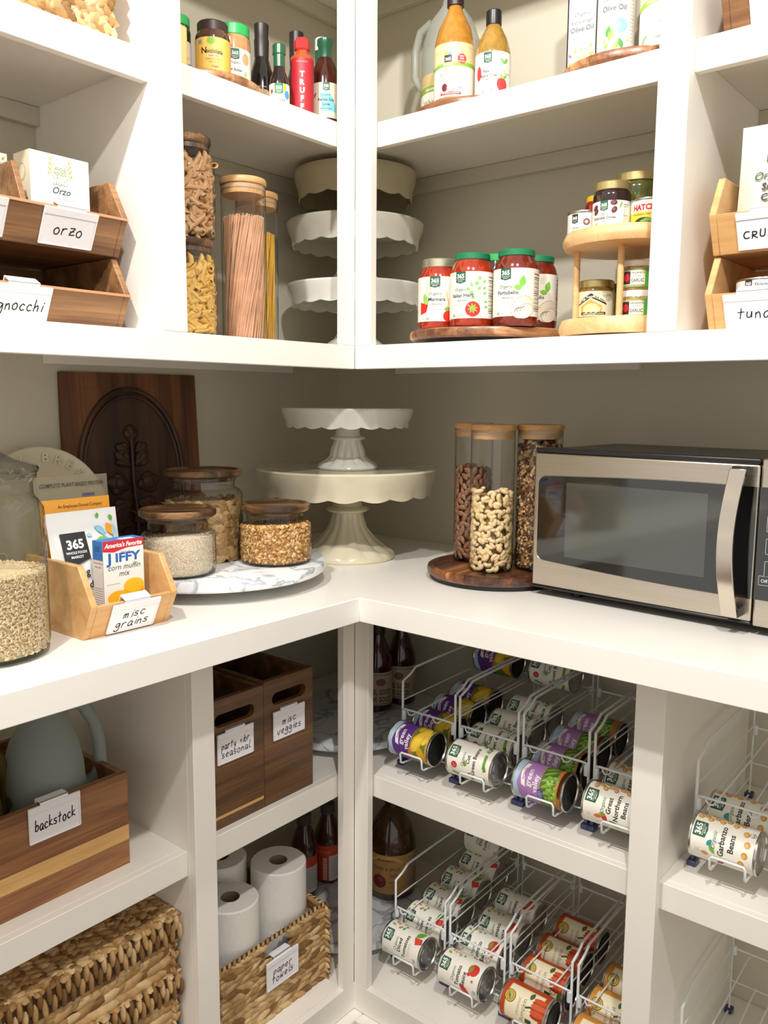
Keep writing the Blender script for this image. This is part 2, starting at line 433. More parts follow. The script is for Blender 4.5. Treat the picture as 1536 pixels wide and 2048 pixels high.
    def small(s, x0, x1, y, n, c='#a9a79a', h=.0011, gap=.0022, L=2):
        rr = random.Random(n+int(x0*1e4))
        for i in range(n):
            X = x0
            while X < x1-.002:
                l = min(rr.uniform(.0015, .005), x1-X); s.rect(X, y-i*gap, X+l, y-i*gap+h, c, L); X += l+.0008
        return s
    def nutri(s, x0, x1, y0, y1, L=1):
        s.rect(x0, y0, x1, y1, '#efede2', L); h = (y1-y0); 
        s.text('Nutrition Facts', (x0+x1)/2, y1-h*.09, h*.07, '#26262b', 1, L+1, maxw=(x1-x0)*.9)
        for i in range(9):
            y = y1-h*(.16+.09*i); s.rect(x0+.001, y, x1-.001, y+(h*.02 if i % 4 == 0 else h*.006), '#3a3a3a', L+1)
            s.small(x0+.001, x1-.006, y-h*.045, 1, '#777770', h*.02, 1, L+1)
        return s
    def mesh(s, mp, step=None, th=0.00012):
        mb = MB()
        for vs, fs, c, L in s.items:
            bm = bmesh.new()
            bv = [bm.verts.new((a, b, 0)) for a, b in vs]
            for f in fs:
                try: bm.faces.new([bv[i] for i in f])
                except ValueError: pass
            if step:
                x0 = min(v[0] for v in vs); x1 = max(v[0] for v in vs)
                k = math.floor(x0/step)+1
                while k*step < x1-1e-7:
                    g = list(bm.verts)+list(bm.edges)+list(bm.faces)
                    bmesh.ops.bisect_plane(bm, geom=g, plane_co=(k*step, 0, 0), plane_no=(1, 0, 0), dist=1e-7); k += 1
            bm.verts.index_update()
            mb.add([mp(v.co.x, v.co.y, th*(L+1)) for v in bm.verts], [[v.index for v in f.verts] for f in bm.faces], flat(c))
            bm.free()
        return mb
    def wrap(s, name, parent, rad, a0, z0=0, **k):
        """round a vertical cylinder; u is measured from the direction a0"""
        rf = rad if callable(rad) else (lambda v: rad)
        def mp(u, v, h):
            r = rf(v); a = a0+u/rf(0); return ((r+h)*math.cos(a), (r+h)*math.sin(a), z0+v)
        return s.mesh(mp, step=rf(0)*0.13).build(name, parent, merge='art', smooth=60, **k)
    def on(s, name, parent, o, ux, uy, **k):
        """flat, at origin o with unit axes ux, uy"""
        o, ux, uy = Vector(o), Vector(ux).normalized(), Vector(uy).normalized(); n = ux.cross(uy)
        return s.mesh(lambda u, v, h: o+ux*u+uy*v+n*h).build(name, parent, merge='art', smooth=0, **k)

# ------------------------------------------------------------------ the room
D = 0.505            # room walls behind the counters
UD = 0.375           # backs of the upper cabinets
ZM, ZU, ZC, ZL, ZB = 0.048, 0.488, -0.4477, -0.883, -1.383   # mid shelf, upper shelf, counter, lower shelf, bottom shelf tops
FLOOR = -1.49
TMAX = 1.75
def struct(name, mb, **k):
    o = mb.build(name, **k); o['kind'] = 'structure'; return o
struct('wall_left', MB().box(-D-0.1, -D, -TMAX, D+0.1, FLOOR, 1.45, WALLP))
struct('wall_back', MB().box(-D, TMAX, D, D+0.1, FLOOR, 1.45, WALLP))
FLOORM = wood('floor_boards', ['#3b2416', '#5a3a24', '#6d4a30'], 0, 0.4, 0.4, block=0.12)
struct('floor', MB().box(-D-0.1, 3.2, -4.2, D+0.1, FLOOR-0.05, FLOOR, FLOORM))
def brd(mb, run, t0, t1, w0, w1, z0, z1, m=None):
    m = m or PAINT
    if run == 'L': mb.box(-w1, -w0, -t1, -t0, z0, z1, m)
    else: mb.box(t0, t1, w0, w1, z0, z1, m)
    return mb
FT = 0.018
def cabinet(name, label, run, z0, z1, rails, stiles, shelves, panels, depth, off=0.0, back=None):
    """rails: (z0, z1); stiles: (t0, t1); shelves: list of top z; panels: list of t centres"""
    c = thing(name, label, 'cabinet', (0, 0, 0), group=None)
    e = 0.0 if run == 'L' else 0.0
    def B(nm, *a, **k): return brd(MB(), run, *a, m=WALLP if nm in ('back_panel', 'cleat') else PAINT).build(nm, c, bevel=0.0012, **k)
    for (a, b) in rails: B('rail', off, TMAX, off, off+FT, a, b)
    ext = (z0, z1)
    for (a, b) in stiles: B('stile', a, b, off, off+FT, *ext)
    ts = sorted(panels)
    t_in = -depth if run == 'L' else off+FT*0+0.0
    for z in shelves:
        full = (z == shelves[0])
        # nosing: one strip per bay, a little behind the frame
        edges = [None]+[p for p in ts]+[TMAX]
        lo = off if run == 'L' else off
        for i in range(len(edges)-1):
            a = lo+FT if edges[i] is None else edges[i]+0.0125
            b = edges[i+1]-0.0125 if i < len(edges)-2 else TMAX
            if i == 0: B('shelf', -depth if run == 'L' else -(off+FT+0.021), b, off+FT+0.021, depth, z-0.02, z)
            else: B('shelf', a, b, off+FT+0.021, depth, z-0.02, z)
            B('shelf_nosing', ((-0.039 if run == 'L' else -0.0236)-off if i == 0 else a), b, off+0.0236, off+FT+0.021, z-0.049, z)
            if i == 0: B('cleat', -depth+0.02 if run == 'L' else -depth+0.04, b, depth-0.018, depth-0.0005, z-0.054, z-0.0205)
            else: B('cleat', a+0.0, b, depth-0.018, depth-0.0005, z-0.054, z-0.0205)
    for p in ts: B('side_panel', p-0.0125, p+0.0125, off+FT, depth, z0, z1)
    if back: B('back_panel', -depth if run == 'L' else -depth+0.0, TMAX, depth, depth+0.008, z0+0.02, z1)
    return c
# upper cabinets: the mid shelf board sits behind the bottom rail
def midshelf(c, run):
    a = -UD if run == 'L' else -0.021-0.018
    brd(MB(), run, -UD if run == 'L' else -FT, TMAX, FT, UD, ZM-0.02, ZM-0.0004).build('bottom_shelf', c, bevel=0.001)
for run, st, pn, side in (('L', [(0, 0.035), (0.4261, 0.4757)], [0.463], 'left'), ('R', [(0.0, 0.0427), (0.6243, 0.6733)], [0.660], 'right')):
    c = cabinet('upper_cabinet', 'white open upper shelving along the %s wall, above the counter' % side, run, 0.0479, 1.36, [(0, 0.0479)], st, [ZU, 0.925], pn, UD, back=True)
    midshelf(c, run)
    brd(MB(), run, -0.30 if run == 'L' else -0.28, 0.41, D-0.018, D-0.0005, 0.0075, 0.0275).build('cleat', c)
    brd(MB(), run, -D if run == 'L' else -UD, TMAX, UD+0.008, D-0.0005, 0.028, 0.047).build('top_filler', c)
for run, st, pn, side in (('L', [(0.0096, 0.0446), (0.396, 0.4447)], [0.432], 'left'), ('R', [(0.0096, 0.0480), (0.6402, 0.6919)], [0.674], 'right')):
    c = cabinet('lower_cabinet', 'white open lower shelving under the %s counter' % side, run, ZB, -0.4975, [(-1.4476, ZB)], st, [ZL], pn, D-0.001, off=-0.0096)
    brd(MB(), run, -D if run == 'L' else -0.008, TMAX, 0.009, D-0.001, ZB-0.02, ZB-0.0004).build('bottom_shelf', c, bevel=0.001)
    brd(MB(), run, -0.0036 if run == 'L' else 0.035, TMAX, -0.035, -0.0036, FLOOR, -1.449).build('plinth', c, bevel=0.003)
OC = 0.1172
ct = MB().prism([(-D, -TMAX), (OC, -TMAX), (OC, -OC), (TMAX, -OC), (TMAX, D), (-D, D)], 2, -0.4965, ZC, COUNTER)
tag(ct.build('countertop', bevel=0.0015), 'white painted L-shaped countertop running round the corner under the upper shelves', 'countertop')

# ------------------------------------------------------------------ reusable things
def turntable(name, label, x, y, z, rad, m, mbase=None, th=0.018, lift=0.008, lip=False, group=None, base_r=None):
    t = thing(name, label, 'turntable', (x, y, z), rz=RNG.uniform(0, 3), group=group)
    r = rad; h = lift+th
    pr = [(0, lift), (r-0.006, lift), (r-0.001, lift+0.004), (r, lift+th*0.55), (r-0.002, h-0.002), (r-0.006, h)]
    if lip: pr += [(r-0.012, h), (r-0.018, h-0.007), (0, h-0.007)]
    else: pr += [(0, h)]
    MB().lathe(pr, m, 72).build('turning_top', t)
    MB().cyl(base_r or r*0.72, 0, lift, mbase or BLACKP, 48).build('swivel_base', t)
    return t, z+h-(0.007 if lip else 0)
def cake_stand(name, label, x, y, z, R_, H, skirt, rb, rn, m, nsc=20, flutes=12, group=None):
    """scalloped plate on a fluted pedestal"""
    t = thing(name, label, 'cake stand', (x, y, z), group=group)
    amp = skirt*0.11
    def rf(a, r, zz):
        k = max(0, (r/R_-0.8)*5) if r > R_*0.8 else 0
        s = abs(math.sin(a*nsc/2))
        if zz < H-skirt*0.75: return r+0.002*s, zz-amp*s+amp*0.4
        return r, zz
    pl = [(0, H-0.004), (R_*0.86, H-0.004), (R_*0.93, H-0.003), (R_*0.985, H), (R_, H-0.004), (R_*0.985, H-skirt*0.35), (R_*0.935, H-skirt*0.72), (R_*0.915, H-skirt),
          (R_*0.895, H-skirt), (R_*0.90, H-skirt*0.7), (R_*0.93, H-skirt*0.35), (R_*0.90, H-0.018), (rn, H-0.022), (0, H-0.022)]
    MB().lathe(pl, m, 160, rf=rf).build('plate', t)
    h = H-0.02
    pf = [(0, 0), (rb-0.003, 0), (rb, 0.004), (rb*0.985, h*0.06), (rb*0.93, h*0.105), (rb*0.78, h*0.155), (rb*0.60, h*0.24), (rn*1.42, h*0.37), (rn*1.18, h*0.50), (rn*1.12, h*0.55),
          (rn*1.45, h*0.567), (rn*1.56, h*0.59), (rn*1.45, h*0.613), (rn*1.12, h*0.63), (rn*1.03, h*0.67), (rn, h*0.9), (rn*1.1, h), (0, h)]
    def rp(a, r, zz):
        if h*0.1 < zz < h*0.53: return r*(1-0.085*(1-abs(math.sin(a*flutes/2))**0.7)), zz
        return r, zz
    MB().lathe(pf, m, 96, rf=rp).build('pedestal', t)
    return t
def wood_lid_jar(name, label, x, y, z, r, h, hl, group=None, thick_lid=0.016):
    """clear jar with shoulder, neck and dished wooden lid; h total height"""
    t = thing(name, label, 'jar', (x, y, z), rz=RNG.uniform(0, 6), group=group)
    hb = h-thick_lid; nk = r*0.80
    MB().lathe([(0, 0.003), (r*0.9, 0.003), (r*0.985, 0.008), (r, 0.018), (r, hb-0.045), (r*0.985, hb-0.034), (r*0.90, hb-0.026), (nk, hb-0.022), (nk, hb-0.008), (nk*1.04, hb-0.005), (nk*1.04, hb)], GLASS, 56).build('glass_body', t)
    MB().lathe([(0, 0.0), (r*0.88, 0.0), (r*0.95, 0.002), (r*0.97, 0.006)], glass('glass_base', '#dfe6e2', 0.1, '#5b605c'), 48).build('glass_foot', t)
    rl = hl
    MB().lathe([(0, hb-0.008), (nk*0.95, hb-0.008), (nk*0.95, hb+0.0005), (rl*0.93, hb+0.0005), (rl, hb+0.005), (rl, h-0.003), (rl-0.003, h), (rl-0.008, h), (rl-0.012, h-0.004), (0, h-0.004)], LIDA, 56).build('wooden_lid', t)
    return t
def canister(name, label, x, y, z, r, h, group=None, n=48):
    t = thing(name, label, 'canister', (x, y, z), group=group)
    MB().lathe([(0, 0.004), (r*0.93, 0.003), (r, 0.010), (r, h-0.011)], GLASS, n).build('glass_tube', t)
    MB().lathe([(0, 0.0), (r*0.9, 0), (r*0.97, 0.003), (r*0.985, 0.008)], glass('glass_base'), n).build('glass_foot', t)
    MB().lathe([(0, h-0.03), (r*0.93, h-0.03), (r*0.95, h-0.026), (r*0.95, h-0.0115), (r*1.01, h-0.0115), (r*1.03, h-0.009), (r*1.03, h-0.002), (r*1.0, h), (0, h)], LIDW, n).build('bamboo_lid', t)
    MB().lathe([(r*0.96, h-0.021), (r*0.995, h-0.021), (r*0.995, h-0.017), (r*0.96, h-0.017)], glass('seal_ring', '#ffffff', 0.3, '#cccccc', 0.5, '#d8d4c8'), n).build('seal', t)
    return t
def label_holder(parent, o, ux, uy, w_, h_, lines, hook=True, size=0.017):
    """white clip-on label holder lying on a face: o = centre, ux/uy face axes"""
    o, ux, uy = Vector(o), Vector(ux).normalized(), Vector(uy).normalized(); n = ux.cross(uy)
    M = Matrix((( ux.x, uy.x, n.x, o.x), (ux.y, uy.y, n.y, o.y), (ux.z, uy.z, n.z, o.z), (0, 0, 0, 1)))
    pl = mat('label_plastic', '#ecebee', 0.3)
    mb = MB().box(-w_/2, w_/2, -h_/2, h_/2, 0.0004, 0.0032, pl, M)
    mb.box(-w_/2+0.0, w_/2-0.0, h_/2-0.011, h_/2, 0.0032, 0.0046, pl, M)
    mb.box(w_/2-0.003, w_/2, -h_/2, h_/2-0.011, 0.0032, 0.0042, pl, M).box(-w_/2, w_/2, -h_/2, -h_/2+0.002, 0.0032, 0.0042, pl, M)
    if hook:
        mb.box(-w_*0.27, w_*0.27, h_/2-0.001, h_/2+0.0055, 0.0006, 0.0028, pl, M)
        mb.box(-w_*0.27, w_*0.27, h_/2+0.0035, h_/2+0.0055, -0.0145, 0.0028, pl, M)
        mb.box(-w_*0.27, w_*0.27, h_/2-0.012, h_/2+0.0055, -0.0155, -0.0135, pl, M)
    b = mb.build('label_holder', parent, bevel=0.0008); b['label'] = 'white clip-on label holder'
    A = Art(); A.rect(-w_/2+0.003, -h_/2+0.002, w_/2-0.004, h_/2-0.012, '#eeedf0', 0)
    k = len(lines)
    for i, s in enumerate(lines):
        A.hand(s, 0, -0.010+(k-1)*size*0.62-i*size*1.2, size*1.12, rot=0.02, maxw=w_-0.018)
    A.on('handwritten_card', b, o+n*0.0033, ux, uy)
    return b
def open_bin(name, label, x, y, z, W, m, rz=0, edge=None, dlen=0.22, group=None):
    """stackable wooden bin; local -y is the open front, width along x. profile: front slants out then back up"""
    t = thing(name, label, 'bin', (x, y, z), rz=rz, group=group)
    f = 0.0; th = 0.011
    prof = [(0.0, 0.0), (-0.030, 0.058), (0.007, 0.120), (dlen, 0.120), (dlen, 0.0)]
    pr2 = [(-0.0, 0.0), (-0.030, 0.058), (0.007, 0.120), (dlen, 0.120), (dlen, 0.0)]
    for s in (0, 1):
        a, b = (0, th) if s == 0 else (W-th, W)
        MB().prism(pr2, 0, a, b, m).build('side', t, bevel=0.0015)
    dn = Vector((-0.030, 0.058)).normalized(); q = Vector((dn.y, -dn.x))
    p0 = Vector((0, 0)); p1 = Vector((-0.030, 0.058)); i0 = p0+Vector((th*1.13, 0)); i1 = p1+Vector((th*1.1, 0.0))
    MB().prism([tuple(p0), tuple(p1), tuple(i1), tuple(i0)], 0, th, W-th, edge or m).build('front', t, bevel=0.0012)
    MB().box(th, W-th, th, dlen-th, 0.001, th*0.9, m).build('floor_board', t)
    MB().box(th, W-th, dlen-th, dlen, 0.0, 0.118, m).build('back', t)
    return t
def bin_label(t, W, cx, lines, size=0.017):
    """holder on the slanted front of a bin, cx along its width"""
    uy = Vector((0, -0.030, 0.058)).normalized(); ux = Vector((1, 0, 0))
    n = ux.cross(uy)
    o = Vector((cx, 0, 0))+uy*0.036+n*0.0006
    o = Vector((cx, 0, 0))+uy*(0.0653-0.031)+n*0.0006
    return label_holder(t, o, ux, uy, 0.09, 0.058, lines, size=size)
def braid(mb, o, d, sdir, n, length, w_, rng, seg=0.020, thick=0.006, tilt=0.62, mats=WICK):
    """one plait: two columns of overlapping leaves laid in a herringbone"""
    o, d, sdir, n = Vector(o), Vector(d).normalized(), Vector(sdir).normalized(), Vector(n).normalized()
    k = max(2, int(length/(seg*0.62)))
    for i in range(k):
        for sgn in (-1, 1):
            c = o+d*(length*(i+0.5+(0.5 if sgn > 0 else 0))/(k+0.5))+sdir*sgn*w_*0.24+n*rng.uniform(-.0006, .0012)
            a = sgn*(-tilt+rng.uniform(-.12, .12))
            ld = d*math.cos(a)+sdir*math.sin(a); wd = n.cross(ld)
            nn = (n+ld*0.22).normalized(); wd = nn.cross(ld).normalized(); l2 = wd.cross(nn)
            R3 = Matrix((l2, wd, nn)).transposed()
            q = rng.uniform(.85, 1.12)
            mb.spin(c, (seg*0.80*q, w_*0.30*q, thick), rng.choices(mats, [4, 3, 4, 1])[0], R3)
def strands(mb, o, U, V, n, W, H, rng, rows, seg=0.034, mats=WICK, slope=0.25, thick=0.005):
    """coarse twisted strands in rows, as on a basket side"""
    o, U, V, n = Vector(o), Vector(U), Vector(V), Vector(n)
    for j in range(rows):
        k = int(W/(seg*0.62))
        for i in range(k+1):
            u = min(W-seg*.25, max(seg*.25, W*(i+(0.5 if j % 2 else 0))/k)); v = H*(j+0.5)/rows
            a = slope*(1 if j % 2 else 0.7)+rng.uniform(-.15, .15)
            ld = U*math.cos(a)+V*math.sin(a); nn = (n-ld*0.1).normalized(); wd = nn.cross(ld).normalized(); l2 = wd.cross(nn)
            q = rng.uniform(.8, 1.15)
            mb.spin(o+U*u+V*v+n*rng.uniform(-.001, .0015), (seg*.74*q, H/rows*.62*q, thick), rng.choices(mats, [4, 4, 3, 1.4])[0], Matrix((l2, wd, nn)).transposed())

# ------------------------------------------------------------------ counter: cake stands, boards, platter
cake_stand('cake_stand', 'large cream scalloped cake stand on the counter in the corner', -0.192, 0.192, ZC, 0.222, 0.2225, 0.062, 0.118, 0.034, CERC, nsc=18, flutes=14)
cake_stand('cake_stand', 'smaller white scalloped cake stand standing on top of the large cream one', -0.186, 0.186, ZC+0.2225-0.0035, 0.160, 0.146, 0.044, 0.074, 0.029, CERW, nsc=20, flutes=12)
MTX, MTY, MTR = -0.216, -0.205, 0.237
mt, MTZ = turntable('turntable', 'round white marble turntable under three wooden-lidded jars on the counter', MTX, MTY, ZC, MTR, MARB, mat('turntable_foot', '#b9b6ae', 0.4), th=0.022, lift=0.026, base_r=0.12)
J_OATS = (-0.150, -0.345, 0.0715); J_GRAN = (-0.098, -0.137, 0.0745); J_FLAK = (-0.243, -0.208, 0.0825)
wood_lid_jar('glass_jar', 'low glass jar of pale oat bran, wooden lid, at the front of the marble turntable', J_OATS[0], J_OATS[1], MTZ, J_OATS[2], 0.128, 0.0735)
wood_lid_jar('glass_jar', 'low glass jar of granola with a wooden lid, nearest the cake stand', J_GRAN[0], J_GRAN[1], MTZ, J_GRAN[2], 0.124, 0.0715)
wood_lid_jar('glass_jar', 'tall glass jar of bran flakes with a dark wooden lid, behind the two low jars', J_FLAK[0], J_FLAK[1], MTZ, J_FLAK[2], 0.190, 0.0815)
def heap(name, label, cat, x, y, z, r, h, m, tilt=0.0, core=True, n=0, piece=None, bump=0.0, seed=1):
    """what fills a jar, uncountable: a solid core with loose pieces all over its surface"""
    rg = random.Random(seed); mb = MB()
    ms = m if isinstance(m, list) else [m]
    rc = r-(0.004 if n else 0)
    def rf(a, rr, zz):
        return rr, zz+(tilt*rr*math.cos(a) if zz > h*0.6 else 0)
    mb.lathe([(0, 0), (rc*0.93, 0), (rc, 0.010), (rc, h-0.004-(0.004 if n else 0)), (rc*0.85, h-(0.004 if n else 0)), (rc*0.4, h+0.002), (0, h+0.002)], ms[0], 48, rf=rf)
    for i in range(n):
        top = rg.random() < (r*0.5)/(h+r*0.5)
        if top:
            q = r*math.sqrt(rg.random())*0.96; a = rg.uniform(0, 2*PI); zz = h-0.002+tilt*q*math.cos(a); nn = Vector((0, 0, 1))
        else:
            a = rg.uniform(0, 2*PI); zz = rg.uniform(0.004, h); q = r-piece[2]*rg.uniform(0.8, 1.6); nn = Vector((math.cos(a), math.sin(a), 0))
            zz = min(zz, h-0.001+tilt*q*math.cos(a))
        e = Euler((rg.uniform(0, 6), rg.uniform(0, 6), rg.uniform(0, 6))).to_matrix()
        if piece[3] > 0.5:
            ld = nn.cross(Vector((rg.uniform(-1, 1), rg.uniform(-1, 1), rg.uniform(-1, 1)))).normalized(); n2 = (nn+ld*rg.uniform(-.25, .25)).normalized()
            ld = (ld-n2*ld.dot(n2)).normalized(); e = Matrix((ld, n2.cross(ld), n2)).transposed()
        s = rg.uniform(.7, 1.25)
        mb.ell((q*math.cos(a), q*math.sin(a), max(zz, 0.003)), (piece[0]*s, piece[1]*s, piece[2]), rg.choice(ms), e, int(piece[4]), int(piece[5]))
    o = mb.build(name, loc=(x, y, z), smooth=50)
    return tag(o, label, cat, kind='stuff')
heap('oat_bran', 'pale speckled oat bran filling the front low jar', 'grain', J_OATS[0], J_OATS[1], MTZ+0.0045, 0.0695, 0.074, [mat('oat_bran_a', '#ece3cf', 0.8, col2='#b9a584', scale=420, bump=0.5), mat('oat_bran_b', '#f5efe2', 0.8, scale=300), mat('oat_bran_c', '#cdb991', 0.8, scale=300)], tilt=0.10, n=1600, piece=(0.0009, 0.0008, 0.0006, 0, 5, 3))
GR = [mat('granola_a', '#c99655', 0.7, var=0.3, scale=200), mat('granola_b', '#dcb06c', 0.7, var=0.3, scale=200), mat('granola_c', '#b57f42', 0.7, var=0.3, scale=200), mat('granola_d', '#e8c68d', 0.7, var=0.2, scale=200)]
heap('granola', 'golden granola clusters filling the jar nearest the cake stand', 'cereal', J_GRAN[0], J_GRAN[1], MTZ+0.0045, 0.0722, 0.076, GR, tilt=0.06, n=2300, piece=(0.0048, 0.0038, 0.0026, 0, 6, 4), seed=2)
FL = [mat('flake_a', '#b79058', 0.7, var=0.3, scale=200), mat('flake_b', '#caa873', 0.7, var=0.25, scale=200), mat('flake_c', '#a07a45', 0.7, var=0.3, scale=200)]
heap('bran_flakes', 'large bran flakes filling the tall jar', 'cereal', J_FLAK[0], J_FLAK[1], MTZ+0.0045, 0.0800, 0.118, FL, n=850, piece=(0.0105, 0.0085, 0.0012, 1, 9, 4), seed=3)

# carved panel leaning on the left wall
cp = thing('carved_wood_panel', 'dark carved wooden panel with a leaf spray in an arch, leaning on the left wall', 'panel', (-0.470, -0.3795, ZC+0.001), rot=(0, R(-3.2), 0))
PW, PH = 0.352, 0.440
MB().box(-0.018, 0, 0, PW, 0, PH, CARVED).build('board', cp, bevel=0.002)
for (a, b, c_, d_) in ((0, 0.055, 0, PH), (PW-0.075, PW, 0, PH), (0.055, PW-0.075, PH-0.032, PH)):
    MB().box(0.0, 0.0012, a, b, c_, d_, CARVED).build('frame_member', cp, bevel=0.0005)
ac, az, aw, ah = 0.163, 0.215, 0.134, 0.188
arch = [(ac+aw*math.cos(t), az+ah*math.sin(t)) for t in [PI*i/36 for i in range(37)]]
arch = [(ac+aw, 0.01)]+arch+[(ac-aw, 0.01)]
MB().prism(arch, 0, 0.0012, 0.0022, CARVDK).build('sunk_field', cp)
for k, rr in ((1.0, 0.0065), (0.925, 0.0045)):
    MB().tube([(0.003, ac+(y-ac)*k, az+(z-az)*k if z > 0.05 else z) for y, z in arch], rr, CARVDK, 8).build('arch_moulding', cp)
lf = MB(); c0 = 0.160
lf.tube([(0.006, c0, 0.03), (0.008, c0+0.004, 0.11), (0.008, c0-0.002, 0.20), (0.006, c0, 0.30)], 0.0045, CARVDK, 8)
def carved_leaf(y, z, l, w_, a, hgt=0.009):
    e = Matrix.Rotation(a, 3, 'X')
    for q, s in ((0, 1), (0.45, .62), (-0.45, .62)):
        ea = Matrix.Rotation(a+q, 3, 'X'); d_ = ea @ Vector((0, 1, 0))
        lf.ell((0.004, y+d_.y*l*.5, z+d_.z*l*.5), (hgt, l*.55*s, w_*.5*s), CARVDK, ea, 10, 6)
for y, z, l, w_, a in ((c0, .285, .040, .030, PI/2), (c0+.008, .262, .036, .024, .5), (c0-.008, .262, .036, .024, PI-.5), (c0+.008, .232, .046, .026, .75), (c0-.008, .232, .046, .026, PI-.75),
                       (c0+.012, .185, .058, .036, .25), (c0-.012, .185, .058, .036, PI-.25), (c0+.01, .150, .055, .034, -.45), (c0-.01, .150, .055, .034, PI+.45),
                       (c0+.012, .100, .072, .038, .35), (c0-.012, .100, .072, .038, PI-.35), (c0+.012, .055, .07, .034, .1), (c0-.012, .055, .07, .034, PI-.1)):
    carved_leaf(y, z, l, w_, a)
for s in (-1, 1):
    lf.ell((0.008, c0+s*.036, .193), (.012, .018, .018), CARVDK); lf.tube([(0.008, c0+s*.07*math.cos(t)*.5+s*.03, .10+.035*math.sin(t)) for t in [0.3*i for i in range(11)]], .004, CARVDK, 6)
lf.build('carved_leaves', cp, smooth=60)
# bread platter
bp = thing('bread_platter', 'cream oval platter with raised lettering round its rim, propped against the left wall', 'platter', (-0.428, -0.461, ZC+0.1445), rot=(0, R(-9), 0))
def oval(prof, m, n=72, name='dish'):
    mb = MB()
    mb.lathe(prof, m, n); mb.v = [(v[2], v[0]*0.144, v[1]*0.144) for v in mb.v]
    return mb.build(name, bp)
oval([(0, -0.014), (0.55, -0.014), (0.64, -0.010), (0.72, -0.004), (0.94, 0.002), (0.985, 0.004), (1.0, 0.002), (0.985, -0.004), (0.72, -0.010), (0.6, -0.020), (0, -0.020)], CERC)
bl = MB()
for s, a in zip('OUR DAILY BREAD', [R(214.5-13.1*i) for i in range(15)]):
    if s == ' ': continue
    vs, fs = glyphs(s, 0.8)
    cx = sum(v[0] for v in vs)/len(vs)
    for lay, hh in ((0, 0.0),):
        tx, tz = math.cos(a)*0.122, math.sin(a)*0.122
        d_ = Vector((0, math.sin(a), -math.cos(a))); u_ = Vector((0, math.cos(a), math.sin(a)))
        base = [Vector((0.0016, tx, tz))+d_*(v[0]-cx)*0.027+u_*(v[1]-0.35)*0.027 for v in vs]
        bl.add([b+Vector((0.0022, 0, 0)) for b in base], fs, CERC); bl.add(base, [f[::-1] for f in fs], CERC)
        ed = {}
        for f in fs:
            for i in range(len(f)):
                e_ = (f[i], f[(i+1) % len(f)]); ed[e_] = 1
        for (i, j) in ed:
            if (j, i) not in ed: bl.add([base[i], base[j], base[j]+Vector((0.0022, 0, 0)), base[i]+Vector((0.0022, 0, 0))], [(0, 1, 2, 3)], CERC)
bl.build('raised_lettering', bp, smooth=0)

# big glass canister of brown rice at the left edge
RX, RY, RR = -0.062, -0.759, 0.085
rj = thing('glass_canister', 'large glass-lidded canister half full of brown rice, left of the bamboo bin', 'canister', (RX, RY, ZC))
MB().lathe([(0, 0.006), (RR*0.9, 0.006), (RR, 0.018), (RR, 0.205), (RR*0.985, 0.222), (RR*0.90, 0.234), (RR*0.84, 0.239), (RR*0.82, 0.246), (RR*0.82, 0.262), (RR*0.89, 0.268), (RR*0.89, 0.274)], glass('canister_glass', '#f6f8f6', 0.02, '#6a706c'), 64).build('glass_body', rj)
MB().lathe([(RR*0.80, 0.268), (RR*0.92, 0.276), (RR*0.935, 0.281), (RR*0.90, 0.285), (RR*0.55, 0.294), (RR*0.28, 0.308), (RR*0.16, 0.318), (RR*0.2, 0.33), (RR*0.22, 0.342), (RR*0.12, 0.352), (0, 0.354)], glass('lid_glass', '#dde2de', 0.03, '#4a504c', refl=1.6), 64).build('glass_lid', rj)
MB().lathe([(0, 0.0), (RR*0.9, 0), (RR*0.97, 0.004), (RR*0.98, 0.010)], glass('glass_base'), 48).build('glass_foot', rj)
heap('brown_rice', 'grains of brown rice in the large glass canister', 'rice', RX, RY, ZC+0.0075, RR-0.0025, 0.122, [mat('rice_a', '#e3cba2', 0.6, var=0.2, scale=200), mat('rice_b', '#efdcb8', 0.6, scale=200), mat('rice_c', '#d2b384', 0.6, scale=200)], tilt=0.0, n=8500, piece=(0.0034, 0.0012, 0.0011, 1, 5, 3), seed=5)

